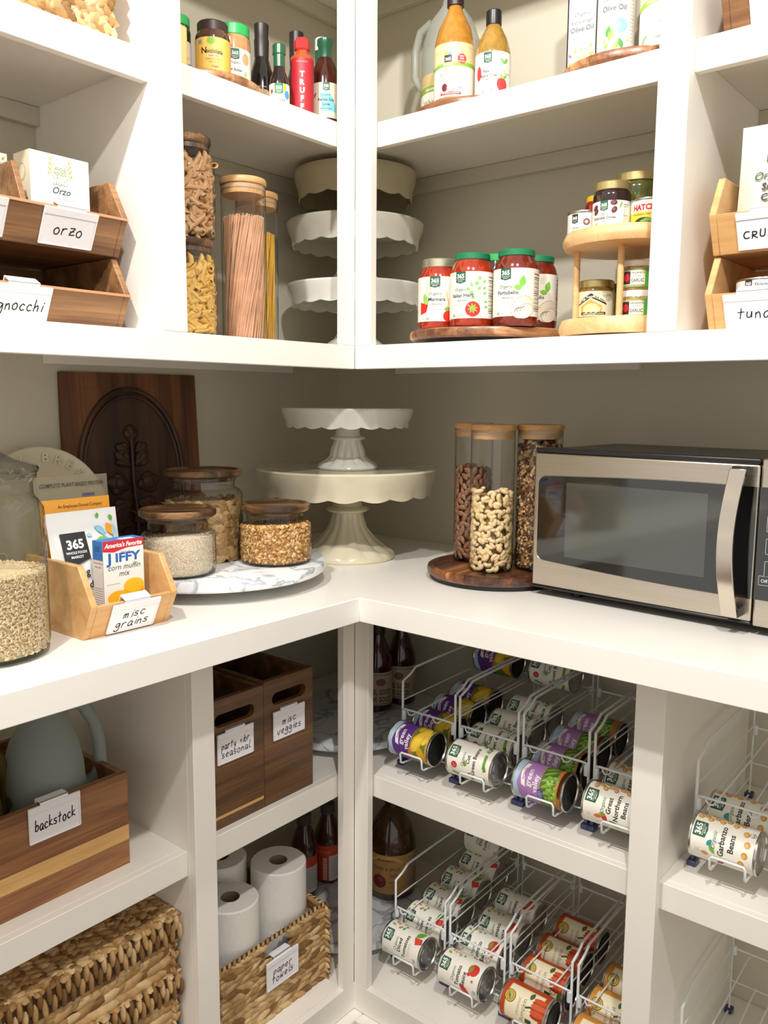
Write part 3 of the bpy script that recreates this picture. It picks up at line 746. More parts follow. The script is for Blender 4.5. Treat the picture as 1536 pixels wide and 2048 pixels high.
# bamboo bin with packets
BX, BY, BW = -0.0235, -0.630, 0.164
bb = open_bin('bamboo_bin', 'bamboo bin of grain packets on the counter, labelled misc grains', 'bin', 0, 0, 0, BW, BAMBOO) if False else None
def place_bin(name, label, run, t0, w0, z, W, m, edge=None, dlen=0.2):
    """run L: bin faces +x, its width along +y starting at y=t0, front foot at x=w0; run R: faces -y"""
    if run == 'L': return open_bin(name, label, w0, t0, z, W, m, rz=PI/2, edge=edge, dlen=dlen)
    return open_bin(name, label, t0, w0, z, W, m, edge=edge, dlen=dlen)
bb = place_bin('bamboo_bin', 'pale bamboo bin of grain packets on the counter, its tag reading misc grains', 'L', BY, BX, ZC, BW, BAMBOO, dlen=0.17)
bin_label(bb, BW, 0.083, ['misc', 'grains'], size=0.0155)
def pouch(name, label, cat, o, rz, tilt, W, H, T, m, seal=0.012, group=None):
    """a filled packet standing on its base: local x width, z height, front at -y"""
    t = thing(name, label, cat, o, rot=(tilt, 0, rz), group=group); mb = MB()
    nx, nz = 14, 18; rg = random.Random(name+label)
    wr = [[rg.uniform(-1, 1)*0.0011 for _ in range(nx+1)] for _ in range(nz+1)]
    for sgn in (-1, 1):
        vs = []; fs = []
        for j in range(nz+1):
            v = j/nz
            for i in range(nx+1):
                u = i/nx; e = (1-abs(2*u-1)**3.0); top = 1-max(0, (v-0.25)/0.75)**1.8
                d_ = T/2*e*max(top, 0.0)*(0.82 if v == 0 else 1)+0.0006
                if v > 1-seal/H: d_ = 0.0007
                if sgn < 0: d_ += wr[j][i]*e*(1 if v < 1-seal/H else 0)
                vs.append((W*(u-0.5)*(1-0.02*math.sin(PI*v)), sgn*d_, H*v))
        for j in range(nz):
            for i in range(nx):
                a = j*(nx+1)+i; fs.append((a, a+1, a+nx+2, a+nx+1))
        mb.add(vs, fs, m)
    for sx in (-1, 1): mb.tube([(sx*W/2*(1-0.02*math.sin(PI*v/10)), 0, H*v/10) for v in range(11)], 0.0008, m, 4)
    mb.build('packet', t, smooth=70)
    return t, W, H, T
def pouch_art(t, A, W, H, T):
    def mp(u, v, h):
        uu = u/W+0.5; vv = v/H; e = 1-abs(2*uu-1)**3.0; top = 1-max(0, (vv-0.25)/0.75)**1.8
        d_ = T/2*max(e, 0)*max(top, 0)+0.0006
        return (u, -d_-h-0.0024, v)
    o = A.mesh(mp, step=W/14).build('printed_front', t, merge='art', smooth=0); return o
WP = mat('white_packet', '#e9eaea', 0.3, scale=8)
pb_, W_, H_, T_ = pouch('seed_pouch', 'clear seed pouch with an orange band, at the back of the bamboo bin', 'pouch', (-0.146, -0.553, ZC+0.012), PI/2, R(-5), 0.134, 0.240, 0.03, glass('clear_film', '#e9e5d8', 0.15, '#b9b4a4', 0.38, '#bdb7a4', 1.2))
A = Art(); A.rect(-.066, .010, .066, .201, '#e9a23a', 0); A.rect(-.055, .010, .055, .178, '#cfc49c', 1); A.text('An Employee-Owned Company', 0.006, .186, .0080, '#5a4020', .1, 2, maxw=.085)
A.text('COMPLETE PLANT-BASED PROTEIN', -.004, .222, .0095, '#2a2a2a', .6, 2, maxw=.120, shear=.2); A.rect(.012, .204, .036, .2085, '#4a4a6a', 2)
pouch_art(pb_, A, W_, H_, T_)
p3, W_, H_, T_ = pouch('rice_pouch', 'white pouch of long grain and wild rice, in front of the orange-banded pouch', 'pouch', (-0.106, -0.556, ZC+0.012), PI/2+R(3), R(-9), 0.136, 0.184, 0.034, WP)
A = Art(); K = 1.25
A.poly([(-.052, .148), (-.050, .103), (-.029, .094), (-.004, .102), (-.006, .148)], '#2a2b2e', 1); A.text('365', -.028, .121, .021, '#f2f2f2', 1.6, 3, maxw=.038)
A.text('WHOLE FOODS', -.028, .112, .0062, '#f2f2f2', .7, 3, maxw=.037); A.text('MARKET', -.028, .1045, .0062, '#f2f2f2', .7, 3, maxw=.022)
A.text('Long Grain &', -.044, .074, .0175, '#2d2f33', .6, 2, align='L', maxw=.10); A.text('Wild Rice', -.042, .052, .0175, '#2d2f33', .6, 2, align='L', maxw=.075); A.small(-.03, .03, .04, 3)
for x, y, l, w2, r_, c in ((.015, .155, .026, .012, -.6, '#8cc3dd'), (.040, .158, .026, .016, -1.1, '#eaa72e'), (.010, .125, .028, .016, .2, '#7cc04a'), (.004, .105, .020, .011, -.1, '#dd4b55'), (.032, .106, .026, .013, .9, '#8cc3dd'),
                           (.050, .172, .012, .008, -1.2, '#5fa846'), (-.004, .142, .012, .006, -.2, '#9fd0e4'), (.054, .156, .034, .012, -1.5, '#a9d5e6'), (.024, .168, .010, .007, 1.2, '#5fa846'), (.044, .106, .016, .009, .5, '#dd4b55')): A.leaf(x, y, l, w2, r_, c, 1)
A.line([(.022, .148), (.046, .120), (.064, .100)], .0035, '#8cc3dd', 1)
pouch_art(p3, A, W_, H_, T_)
# muffin mix box
def carton(name, label, cat, o, rz, W, H, T, m, tilt=0, side=None, top=None, group=None):
    t = thing(name, label, cat, o, rot=(tilt, 0, rz), group=group)
    MB().box(0, W, 0, T, 0, H, m).build('carton', t, bevel=0.0006)
    return t
JW, JH, JT = 0.078, 0.125, 0.030
jx = carton('muffin_mix_box', 'small blue, red and white box of corn muffin mix standing in the bamboo bin', 'box', (-0.047, -0.574, ZC+0.025), PI/2, JW, JH, JT, mat('carton_white', '#ecebe6', 0.4))
A = Art(); A.rect(0, 0, JW, JH, '#ecebe4', 0); A.poly([(0, JH), (0, JH-.017), (.020, JH-.020), (.045, JH-.0145), (JW, JH-.0135), (JW, JH)], '#c8243a', 1)
A.text("America's Favorite", JW/2, JH-.0115, .0105, '#f6efe6', 1.6, 2, shear=.2, maxw=JW*.92)
A.text('J', .0055, JH-.0375, .0235, '#2262b8', 1.6, 2, align='L', sx=1.25); A.text('IFFY', .0235, JH-.0365, .0205, '#2262b8', 1.6, 2, align='L', sx=1.3, maxw=.050)
A.text('corn muffin', JW/2, JH-.0500, .0135, '#3c3c40', 0, 2, shear=.25, maxw=JW*.86); A.text('mix', JW*.5, JH-.0615, .0135, '#3c3c40', 0, 2, shear=.25)
A.text('SINCE 1930', JW*.55, JH-.022, .0035, '#b04a40', .3, 2); A.small(.006, .03, .051, 1)
A.rect(.0375, .026, .0765, .043, '#e09a12', 3); A.ell(.0570, .0445, .0200, .0125, '#f2bd1f', 4); A.ell(.028, .028, .022, .0115, '#f0b41c', 4)
A.on('printed_front', jx, (0, 0, 0), (1, 0, 0), (0, 0, 1))
A = Art(); A.rect(0, 0, JT, JH, '#e3e1dc', 0); A.rect(0, JH-.032, JT, JH, '#2f74c0', 1); A.rect(.007, JH-.018, .022, JH-.008, '#285f9f', 2); A.text('Great Products', JT/2, JH-.038, .004, '#b04a40', .5, 2); A.text('Since 1930', JT/2, JH-.045, .004, '#b04a40', .5, 2)
for i in range(11): A.small(.002, JT-.003, .045-i*.004, 1, '#8d8b88', .0008)
A.rect(JT-.0008, 0, JT, JH-.032, '#2f5fa8', 2)
A.on('printed_side', jx, (0, JT, 0), (0, -1, 0), (0, 0, 1))
A = Art(); A.rect(0, 0, JW, JT, '#3a7cc6', 0); A.rect(JW*.45, 0, JW*.8, JT*.5, '#dfe5ee', 1); A.on('printed_top', jx, (0, 0, JH), (1, 0, 0), (0, 1, 0))

# turntable and nut canisters
WTX, WTY = 0.218, 0.220
wt, WTZ = turntable('turntable', 'dark pieced-wood turntable on the counter under the nut canisters, beside the microwave', WTX, WTY, ZC, 0.150, ACBLOCK, th=0.020, lift=0.010, lip=True, base_r=0.138)
CC = (0.222, 0.192, 0.0470); CA = (0.128, 0.262, 0.0430); CW = (0.292, 0.268, 0.0485)
canister('nut_canister', 'tall glass canister of cashews with a bamboo lid, in front on the wooden turntable', *CC[:2], WTZ, CC[2], 0.312)
canister('nut_canister', 'tall glass canister of almonds with a bamboo lid, behind the cashews', *CA[:2], WTZ, CA[2], 0.312)
canister('nut_canister', 'tall glass canister of walnuts with a bamboo lid, against the microwave', *CW[:2], WTZ, CW[2], 0.312)
def nutmesh(kind):
    mb = MB()
    if kind == 'cashew':
        L_ = 9
        pts = [(0.0085*math.cos(t), 0.0085*math.sin(t), 0) for t in [PI*0.08+PI*0.84*i/(L_-1) for i in range(L_)]]
        mb.tube(pts, 1, mat('cashew', '#ebd09c', 0.5, var=0.12, scale=120), 8, rad=[.0018, .0040, .0050, .0050, .0047, .0045, .0045, .0038, .0016])
    elif kind == 'almond':
        pts = [((i/6-.5)*.024, 0, 0) for i in range(7)]
        mb.tube(pts, 1, mat('almond', '#9b6a48', 0.6, var=0.35, scale=250), 8, rad=[.0008, .0042, .0058, .0060, .0050, .0032, .0006]); mb.v = [(a, b, c*.62) for a, b, c in mb.v]
    else:
        pc = mat('penne_'+kind, '#e2b65a' if kind == 'yellow' else '#c79a68', 0.5, var=0.12, scale=80); Lp, ro, ri, n = .019, .0048, .0037, 12
        vs = []
        for (x, r_) in ((-Lp, ro), (Lp, ro), (Lp, ri), (-Lp, ri)):
            for i in range(n):
                a = 2*PI*i/n; vs.append((x+r_*math.cos(a)*.9, r_*math.cos(a)*(1+.03*(i % 2)), r_*math.sin(a)))
        fs = []
        for j in range(4):
            for i in range(n): fs.append((j*n+i, j*n+(i+1) % n, ((j+1) % 4)*n+(i+1) % n, ((j+1) % 4)*n+i))
        mb.add(vs, fs, pc)
    return mb
def pack(kind, name, label, cat, group, x, y, z, R_, h, n_rows, per, inset, seed, arc=(-110, 110), top=True, tang=0.5):
    """individual pieces lying against the glass, on the side that can be seen"""
    rg = random.Random(seed); first = None; f0 = facing(x, y); k = 0
    spots = []
    for j in range(n_rows):
        for i in range(per):
            a = f0+R(arc[0]+(arc[1]-arc[0])*(i+0.5+(0.5 if j % 2 else 0)+rg.uniform(-.25, .25))/(per+.5))
            spots.append((a, R_-inset*rg.uniform(.9, 1.25), (j+0.5+rg.uniform(-.2, .2))*h/n_rows, 0))
    if top:
        for i in range(int(per*.8)): spots.append((rg.uniform(0, 2*PI), R_*math.sqrt(rg.random())*.85, h+rg.uniform(-.002, .005), 1))
    for a, q, zz, tp in spots:
        o = first.copy() if first else nutmesh(kind).build(name, smooth=60)
        if first: COL.objects.link(o)
        first = first or o
        nn = Vector((0, 0, 1)) if tp else Vector((math.cos(a), math.sin(a), 0))
        t1 = Vector((0, 0, 1)).cross(nn) if not tp else Vector((1, 0, 0)); t2 = nn.cross(t1)
        th = rg.uniform(0, 2*PI); tw = rg.uniform(-tang, tang)
        ld = (t1*math.cos(th)+t2*math.sin(th)); n2 = (nn+ld*tw).normalized(); ld = (ld-n2*ld.dot(n2)).normalized()
        Mx = Matrix((ld, n2.cross(ld), n2)).transposed().to_4x4()
        Mx.translation = Vector((x+q*math.cos(a), y+q*math.sin(a), z+zz)); o.matrix_world = Mx
        tag(o, label, cat, group); k += 1
    return k
heap('cashew_heap', 'cashews packed in the middle of the front canister', 'nuts', CC[0], CC[1], WTZ+0.006, CC[2]-0.016, 0.158, mat('cashew_core', '#a8854f', 0.7, var=0.5, scale=60))
pack('cashew', 'cashew_nut', 'curved pale cashew lying in the front glass canister', 'nut', 'cashews in the front canister', CC[0], CC[1], WTZ+0.008, CC[2], 0.160, 13, 13, 0.0075, 11)
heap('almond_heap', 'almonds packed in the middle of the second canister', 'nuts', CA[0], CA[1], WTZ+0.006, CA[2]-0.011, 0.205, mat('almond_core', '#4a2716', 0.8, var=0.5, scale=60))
pack('almond', 'almond_nut', 'brown almond lying in the glass canister behind the cashews', 'nut', 'almonds in the canister', CA[0], CA[1], WTZ+0.008, CA[2], 0.205, 17, 8, 0.0055, 12, tang=.3)
WN = [mat('walnut_a', '#b98e5c', 0.6, var=0.4, scale=220, bump=.6), mat('walnut_b', '#dfc08c', 0.6, var=0.3, scale=220, bump=.6), mat('walnut_c', '#6e4524', 0.6, var=0.4, scale=220, bump=.6), mat('walnut_d', '#4b2d18', 0.6, scale=220)]
heap('walnut_pieces', 'chopped walnut pieces filling the canister against the microwave', 'nuts', CW[0], CW[1], WTZ+0.006, CW[2]-0.0022, 0.262, WN, n=2600, piece=(0.0058, 0.0040, 0.0030, 0, 6, 4), seed=8)
rg = random.Random(4)
wh = MB()
for i in range(26):
    a = rg.uniform(0, 2*PI); q = 0.033*math.sqrt(rg.random()); e = Euler((rg.uniform(0, 6),)*3).to_matrix()
    for k in range(3): wh.ell((q*math.cos(a)+rg.uniform(-.006, .006), q*math.sin(a)+rg.uniform(-.006, .006), .262+rg.uniform(0, .018)), (.008, .006, .004), rg.choice(WN), e, 7, 4)
tag(wh.build('walnut_halves', loc=(CW[0], CW[1], WTZ+0.006), smooth=50), 'larger walnut halves on top of the chopped walnuts', 'nuts', kind='stuff')

# microwave
MWZ = ZC+0.0165; MWH = 0.279; MWD = 0.325
mw = thing('microwave', 'stainless steel and black microwave oven on the counter, right of the nut canisters', 'microwave', (0.3579, 0.1297, MWZ), rz=R(-3.2))
DWp, TW = 0.4275, 0.565
MB().box(0.006, TW-0.006, 0.022, MWD, 0.0, MWH-0.004, mat('microwave_case', '#4a463f', 0.35)).build('case', mw, bevel=0.004)
MB().prism([(0.0, 0.0015), (DWp-0.0012, 0.0015), (DWp-0.0012, 0.026), (0.0, 0.026)], 2, 0.0, 0.006, BLACKP).box(0, DWp-0.0012, 0.0015, 0.030, MWH-0.011, MWH-0.001, BLACKP).box(0.001, DWp-.0014, 0.010, 0.026, 0.004, MWH-0.008, BLACKP).build('door_edge', mw, bevel=0.003)
def bow(x, z0, z1): return 0
dn = MB(); nx = 24
def rr_outline(w0, w1, z0, z1, r_):
    pts = []
    for cx, cz, a0 in ((w1-r_, z1-r_, 0), (w0+r_, z1-r_, 90), (w0+r_, z0+r_, 180), (w1-r_, z0+r_, 270)):
        for k in range(7):
            a = R(a0+15*k); pts.append((cx+r_*math.cos(a), cz+r_*math.sin(a)))
    return pts
dn.box(0.0, DWp-0.0012, 0.0, 0.012, 0.006, MWH-0.011, STEEL)
door = dn.build('door', mw, bevel=0.003)
wz0, wz1 = 0.062-0.0165, 0.2455-0.0165
o_ = [(0.0095, 0.069-.0165)]
win = []
# window outline: bowed top and bottom edges, rounded left corners, open to the right edge
for k in range(7): a = R(180+15*k); win.append((0.0095+0.016+0.016*math.cos(a), 0.0735-.0165+0.016+0.016*math.sin(a)))
for k in range(1, 13): x = 0.0255+(DWp-0.003-0.0255)*k/12; win.append((x, 0.0735-.0165-0.0125*math.sin(PI*0.5*k/12*1.15)))
for k in range(12, 0, -1): x = 0.0255+(DWp-0.003-0.0255)*k/12; win.append((x, 0.2405-.0165+0.0085*math.sin(PI*0.5*k/12*1.3)))
for k in range(7): a = R(90+15*k); win.append((0.0095+0.016+0.016*math.cos(a), 0.2405-.0165-0.016+0.016*math.sin(a)))
MB().prism(win, 1, -0.0008, 0.001, mat('black_door_glass', '#0c0d0e', 0.05, spec=0.9, coat=0.6)).build('door_glass', door)
mesh_in = MB().box(0.0722, 0.3448, -0.0011, -0.0007, 0.0860-.0165, 0.2305-.0165, mat('window_mesh', '#3a3d39', 0.08, spec=0.9, coat=0.6, var=0.1, scale=900))
mesh_in.build('viewing_window', door)
ol = MB(); ol.tube([(x, -0.0006, z) for x, z in win]+[(win[0][0], -0.0006, win[0][1])], 0.0007, TIN, 4); ol.build('window_trim', door)
hb_ = MB(); hp = []
for k in range(21):
    u = k/20; zz = 0.0318-.0165+(0.2785-0.0318)*u; xx = 0.4012-0.010*math.sin(PI*u); yy = -0.030-0.012*math.sin(PI*u); hp.append((xx, yy, zz))
vs = []; fs = []
for (xx, yy, zz) in hp:
    vs += [(xx-.0132, yy, zz), (xx+.0132, yy, zz), (xx+.0132, yy+.006, zz), (xx-.0132, yy+.006, zz)]
for k in range(20):
    for q in range(4): fs.append((4*k+q, 4*k+(q+1) % 4, 4*k+4+(q+1) % 4, 4*k+4+q))
fs += [(3, 2, 1, 0), (80, 81, 82, 83)]
hb_.add(vs, fs, mat('polished_handle', '#d5cabd', 0.16, 1.0, scale=20))
for u0, u1 in ((0, 1), (19, 20)):
    z0, z1 = hp[u0][2], hp[u1][2]; hb_.box(0.390, 0.4145, -0.026, 0.001, min(z0, z1), max(z0, z1)+0.003, BLACKP)
hb_.build('handle', door, bevel=0.0012)
cpn = MB().box(DWp+0.0012, TW, 0.0, 0.024, 0.0, MWH-0.001, STEEL)
cp_ = cpn.build('control_panel', mw, bevel=0.003)
MB().box(DWp+0.0016, TW-0.004, -0.0008, 0.001, 0.062-.0165, 0.2485-.0165, mat('black_door_glass', '#0c0d0e', 0.05)).build('keypad', cp_)
A = Art()
def keyb(x0, y0, x1, y1, t_=None):
    for a in (((x0, y0), (x1, y0)), ((x1, y0), (x1, y1)), ((x1, y1), (x0, y1)), ((x0, y1), (x0, y0))): A.line(a, .0007, '#b9bcbc', 0)
    if t_: A.text(t_, (x0+x1)/2, (y0+y1)/2-.003, .008, '#c9cccc', .4, 1, maxw=(x1-x0)*.8)
xk = DWp+0.016
for r_ in range(3):
    for c_ in range(3): keyb(xk+c_*.036, .160-r_*.037, xk+.028+c_*.036, .185-r_*.037, str(r_*3+c_+1))
keyb(xk-.008, .071, xk+.010, .086, 'Off'); keyb(xk+.04, .060, xk+.064, .080, '0'); A.text('Defrost', xk+.014, .150, .006, '#c9cccc', .3, 1)
A.rect(xk+.01, .200, xk+.09, .222, '#15221c', 0); A.text('12:00', xk+.05, .204, .016, '#5fd3a0', .5, 1)
A.on('key_legends', cp_, (0, -0.0009, 0), (1, 0, 0), (0, 0, 1))
for x_, y_ in ((0.075, 0.05), (TW-.06, 0.05), (0.075, MWD-.04), (TW-.06, MWD-.04)): MB().cyl(0.011, -0.0165, 0.001, BLACKP, 16, Matrix.Translation((x_, y_, 0))).build('foot', mw)

# ------------------------------------------------------------------ labels for bottles and jars
CREAM, GREEN, INK = '#efece0', '#1f5a41', '#2e2f31'
def wrap_label(parent, A, rad, x, y, z0, turn=0.0, rz=0.0):
    return A.wrap('printed_label', parent, rad, facing(x, y)+R(turn)-rz, z0)
def organic(A, x, y, s=.007, c='#47664f'): A.text('Organic', x, y, s, c, .2, 2, shear=.25); return A
def base_label(w_, h, c=CREAM): A = Art(); A.rect(-w_/2, 0, w_/2, h, c, 0); return A
def sauce_label(r, h, title, kind):
    w_ = 2*PI*r*.92; A = base_label(w_, h); x = -.010 if kind != 'marinara' else 0.0
    A.logo(x-.004, h, .021); organic(A, x-.004, h-.036, .0085)
    A.text(title, x, h-.0475, .0098, INK, .9, 2, maxw=.046); A.text('Pasta Sauce', x, h-.055, .0046, '#5a5a56', .4, 2); A.small(x-.012, x+.014, h-.062, 2, '#c3bfb0')
    A.small(x+.012, x+.020, h-.010, 3, '#b5b2a5', .0008, .004); A.usda(x-.019, .006, .0035); A.small(x-.012, x+.016, .0045, 1, '#b5b2a5')
    if kind == 'herb':
        A.line([(.026, .002), (.024, .03), (.017, .045), (.008, .052)], .0008, '#86a86a', 1); A.line([(.024, .03), (.026, .06), (.027, .07)], .0008, '#86a86a', 1)
        for px, py, rr in ((.006, .052, 2.6), (.010, .058, 2.0), (.012, .045, 3.0), (.016, .060, 1.4), (.012, .050, 3.6), (.020, .052, .9), (.024, .070, 1.6), (.030, .066, .6), (.030, .055, .3), (.022, .062, 2.2), (.031, .045, .4), (.033, .030, .2), (.034, .02, .3), (.016, .038, 3.2)): A.leaf(px, py, .009, .0055, rr, '#8abf5e', 1)
        A.ell(.011, .017, .0145, .0145, '#d8281f', 2)
        for k in range(8): A.leaf(.011, .018, .0105, .003, k*PI/4+.2, '#8fb84a', 3)
    elif kind == 'marinara':
        A.leaf(-.020, .03, .026, .014, 1.9, '#8abf5e', 1); A.line([(-.030, .035), (-.016, h-.008)], .002, '#e7c76a', 1); A.line([(-.026, .03), (-.010, h-.012)], .0014, '#e7c76a', 1)
        A.poly([(-.038, .038), (-.018, .032), (-.022, .018), (-.038, .013)], '#d8281f', 2)
        A.line([(.019, h-.03), (.024, h-.05), (.021, .02)], .0026, '#e8b45a', 1); A.ell(.024, .010, .011, .011, '#d8281f', 2)
        for k in range(4): A.leaf(.023, .02, .010, .004, 1.1+k*.5, '#7fae3f', 3)
    else:
        A.leaf(.016, .052, .022, .013, 1.35, '#7cc243', 1); A.leaf(.017, .050, .016, .011, 2.9, '#7cc243', 1)
        A.ell(.020, .016, .0245, .0195, '#7d705a', 1, rot=.6); A.ell(.020, .016, .0238, .0188, '#e9dfc9', 2, rot=.6); A.ell(.024, .009, .0190, .0130, '#7d705a', 3, rot=.4); A.ell(.024, .009, .0183, .0123, '#efe7d4', 4, rot=.4)
        for k in range(3): A.line([(.012+k*.005+.008*math.cos(t), .004+k*.001+.011*math.sin(t)) for t in [2.9-.25*i for i in range(7)]], .0009, '#3a332a', 5)
        if kind == 'portobello2': pass
    A.nutri(r*1.02, r*1.75, .004, h-.004)
    return A
def jar(name, label, x, y, z, r, h, body, lid, rlid=None, hlid=.014, shoulder=.035, neck=.018, group=None, art=None, z0=.015, turn=0, cat='jar', ribs=0, up_=None):
    t = thing(name, label, cat, (x, y, z), group=group); rl = rlid or r*.82; hb = h-hlid*.55
    MB().lathe([(0, 0), (r*.86, 0), (r*.97, .004), (r, .010), (r, hb-shoulder), (r*.985, hb-shoulder*.75), (r*.90, hb-shoulder*.45), (rl*.97, hb-shoulder*.22), (rl*.93, hb-.002), (0, hb-.002)], body, 48).build('jar_body', t)
    def rf(a, rr, zz): return (rr*(1+.012*(math.sin(a*36) > 0)), zz) if ribs and rr > rl*.9 else (rr, zz)
    MB().lathe([(0, h-hlid), (rl*.96, h-hlid), (rl, h-hlid+.001), (rl, h-.002), (rl-.0015, h), (rl-.004, h), (rl-.006, h-.001), (0, h-.001)], lid, 72, rf=rf).build('lid', t)
    if art: art.wrap('printed_label', t, r+.0003, facing(x, y)+R(turn), z0)
    return t
def bottle(name, label, x, y, z, prof, m, cap, capm, art=None, z0=0, ra=None, turn=0, group=None, cat='bottle', faces=0, body='bottle_body', capname='cap', neckm=None, neck=None):
    t = thing(name, label, cat, (x, y, z), group=group)
    MB().lathe([(0, 0)]+prof+[(0, prof[-1][1])], m, 48).build(body, t)
    if neck: MB().lathe(neck, neckm, 32).build('neck_wrap', t)
    MB().lathe([(0, cap[0][1])]+cap+[(0, cap[-1][1])], capm, faces or 32).build(capname, t, smooth=20 if faces else 35)
    if art: art.wrap('printed_label', t, ra+.0003, facing(x, y)+R(turn), z0)
    return t
def gloss(n, c, c2=None, r_=.12): return mat(n, c, r_, col2=c2, scale=60, coat=.6)
SAUCE = gloss('tomato_sauce', '#b5391a', '#8f2410'); SAUCE2 = gloss('dark_tomato_sauce', '#82281a', '#5e1a10')
GLID = mat('green_lid', '#157a50', .35); GOLD = mat('gold_lid', '#b8a873', .3, .7); SILV = mat('champagne_lid', '#b9b69c', .35, .7)

# mid shelf, right of the corner: pasta sauces
ZS = ZM
_, ZT = turntable('turntable', 'pieced-wood turntable on the middle shelf under five pasta sauce jars', 0.222, 0.165, ZS, 0.163, ACRED, th=.019, lift=.009, base_r=.13)
SR, SH = .0422, .1405
for nm, x, y, ti, kd, lid, mt_, tu in (('wide-lidded jar of marinara sauce with a pale gold lid, leftmost on the turntable', .150, .088, 'Marinara', 'marinara', SILV, SAUCE, -6),
        ('green-lidded jar of Italian herb pasta sauce with a tomato on the label', .240, .072, 'Italian Herb', 'herb', GLID, SAUCE, -12), ('green-lidded jar of portobello pasta sauce, foremost of the two', .330, .086, 'Portobello', 'portobello', GLID, SAUCE2, -8),
        ('green-lidded jar of sauce partly hidden behind the foremost portobello jar', .322, .176, 'Portobello', 'portobello', GLID, SAUCE2, 8)):
    A = sauce_label(SR, .087, ti, kd)
    jar('sauce_jar', nm, x, y, ZT, SR, SH, mt_, lid, rlid=.0345, hlid=.0125 if lid is GLID else .017, group=None, art=A, z0=.017, turn=tu)
A = base_label(.2, .08, '#26262a'); A.text('C', .012, .045, .018, '#e9e6dc', 1, 2); A.text('SAUCE', .0, .06, .008, '#e9e6dc', .5, 2); A.small(-.02, .03, .03, 4, '#8b8b88')
jar('sauce_jar', 'jar with a dark label and bright green lid, behind the Italian herb sauce', .236, .172, ZT, .038, .152, gloss('dark_jam', '#3a1512'), mat('bright_green_lid', '#2fae5b', .35), rlid=.033, art=A, z0=.02, turn=10)

# two-tier bamboo turntable
TX, TY, TRR = .523, .152, .120
tt = thing('tiered_turntable', 'two-tier round bamboo turntable on the middle shelf beside the right stile', 'turntable', (TX, TY, ZS))
def disc(z0, th, r, nm): return MB().lathe([(0, z0), (r-.004, z0), (r, z0+th*.3), (r, z0+th*.6), (r-.005, z0+th), (r-.014, z0+th), (r-.018, z0+th-.003), (0, z0+th-.003)], BAMBOOL, 72).build(nm, tt)
MB().cyl(.10, 0, .006, mat('dark_wood_base', '#3a2418', .5), 40).build('swivel_base', tt)
disc(.006, .028, TRR, 'lower_tier'); disc(.160, .026, TRR-.003, 'upper_tier')
for px, py in ((.0128, -.0600), (-.085, -.032), (.062, .072), (-.028, .094)): MB().cyl(.0058, .030, .162, BAMBOOL, 16, Matrix.Translation((px, py, 0))).build('post', tt)
ZT1 = ZS+.031; ZT2 = ZS+.183
A = base_label(.19, .045, '#d9d3b5'); A.poly([(-.026, .002), (.012, .002), (.014, .018), (-.007, .030), (-.028, .018)], '#d7a049', 1); A.ell(-.006, .012, .016, .011, '#f0d48c', 2)
for k in range(9): A.line([(-.018+k*.003, .004+(k % 3)*.002), (-.012+k*.003, .016-(k % 2)*.004)], .0011, '#fbf0cf', 3)
A.poly([(-.033, .020), (-.007, .033), (.022, .020), (.020, .027), (-.007, .041), (-.032, .027)], '#1f1a15', 2)
A.text('BETTER', -.024, .0265, .0052, '#f2ead4', 1, 3, rot=.42); A.text('THAN', -.0095, .0325, .0052, '#f2ead4', 1, 3, rot=.1); A.text('BOUILLON', .0085, .029, .0056, '#f2ead4', 1.2, 3, rot=-.42)
A.rect(-.026, .003, .020, .0075, '#1f1a15', 3); A.text('ORGANIC ROASTED CHICKEN', -.003, .0038, .003, '#f2ead4', .6, 4, maxw=.04); A.usda(.018, .038, .004); A.small(.020, .030, .038, 6, '#8d8a7c')
jar('bouillon_jar', 'squat jar of roasted chicken bouillon with a gold lid, on the lower bamboo tier', .464, .150, ZT1, .0345, .078, gloss('bouillon', '#8f6a2c', '#6b4c1c'), GOLD, rlid=.0315, hlid=.014, shoulder=.012, art=A, z0=.012, turn=-4)
jar('bouillon_jar', 'second gold-lidded bouillon jar tucked behind the first', .462, .222, ZT1, .0345, .078, gloss('bouillon', '#8f6a2c'), GOLD, rlid=.0315, hlid=.014, shoulder=.012)
for k in range(2):
    A = base_label(.19, .031, '#93a468'); A.rect(-.026, .004, .013, .028, '#efeedd', 1); A.rect(-.025, .005, -.012, .027, '#3d1416', 2); A.ell(-.0185, .016, .005, .007, '#b9262b', 3); A.rect(.013, 0, .04, .031, '#4fb04a', 1); A.small(.022, .03, .024, 5, '#1f4a22', .0016, .004, 2)
    A.text('ORGANIC', -.001, .0225, .0045, '#28452e', 1, 2, maxw=.02); A.text('CHOPPED', -.001, .0175, .0035, '#5c5a58', .2, 2, maxw=.02); A.text('GARLIC', .0, .0085, .0080, '#34302f', .9, 2, maxw=.022); A.usda(.012, .025, .0025, 3)
    gj = jar('garlic_jar', ('lower' if k == 0 else 'upper')+' of the two stacked white-lidded jars of chopped garlic', .549, .138, ZT1+k*.0515, .0345, .0515, gloss('chopped_garlic', '#c2a56a', '#8f7a40'), mat('white_lid', '#e6e6e2', .35), rlid=.0335, hlid=.0115, shoulder=.006, art=A, z0=.005, turn=-3)
A = base_label(.2, .041, '#e6e3df'); A.logo(-.024, .040, .013, '#2b2b2d', .017); A.small(-.014, -.006, .034, 3)
for px, py in ((-.002, .025), (.0165, .031), (.0165, .020)): A.ell(px, py, .0062, .0062, '#6b4138', 2); A.ell(px, py, .0045, .0045, '#8a5f54', 3); A.ell(px, py, .0026, .0026, '#e6dcd6', 4)
A.text('Sliced', -.022, .014, .0055, INK, .2, 2); A.text('Black Olives', -.012, .0065, .0072, INK, .4, 2, maxw=.034); A.small(.010, .022, .008, 2, '#8c6f6a', .0018)
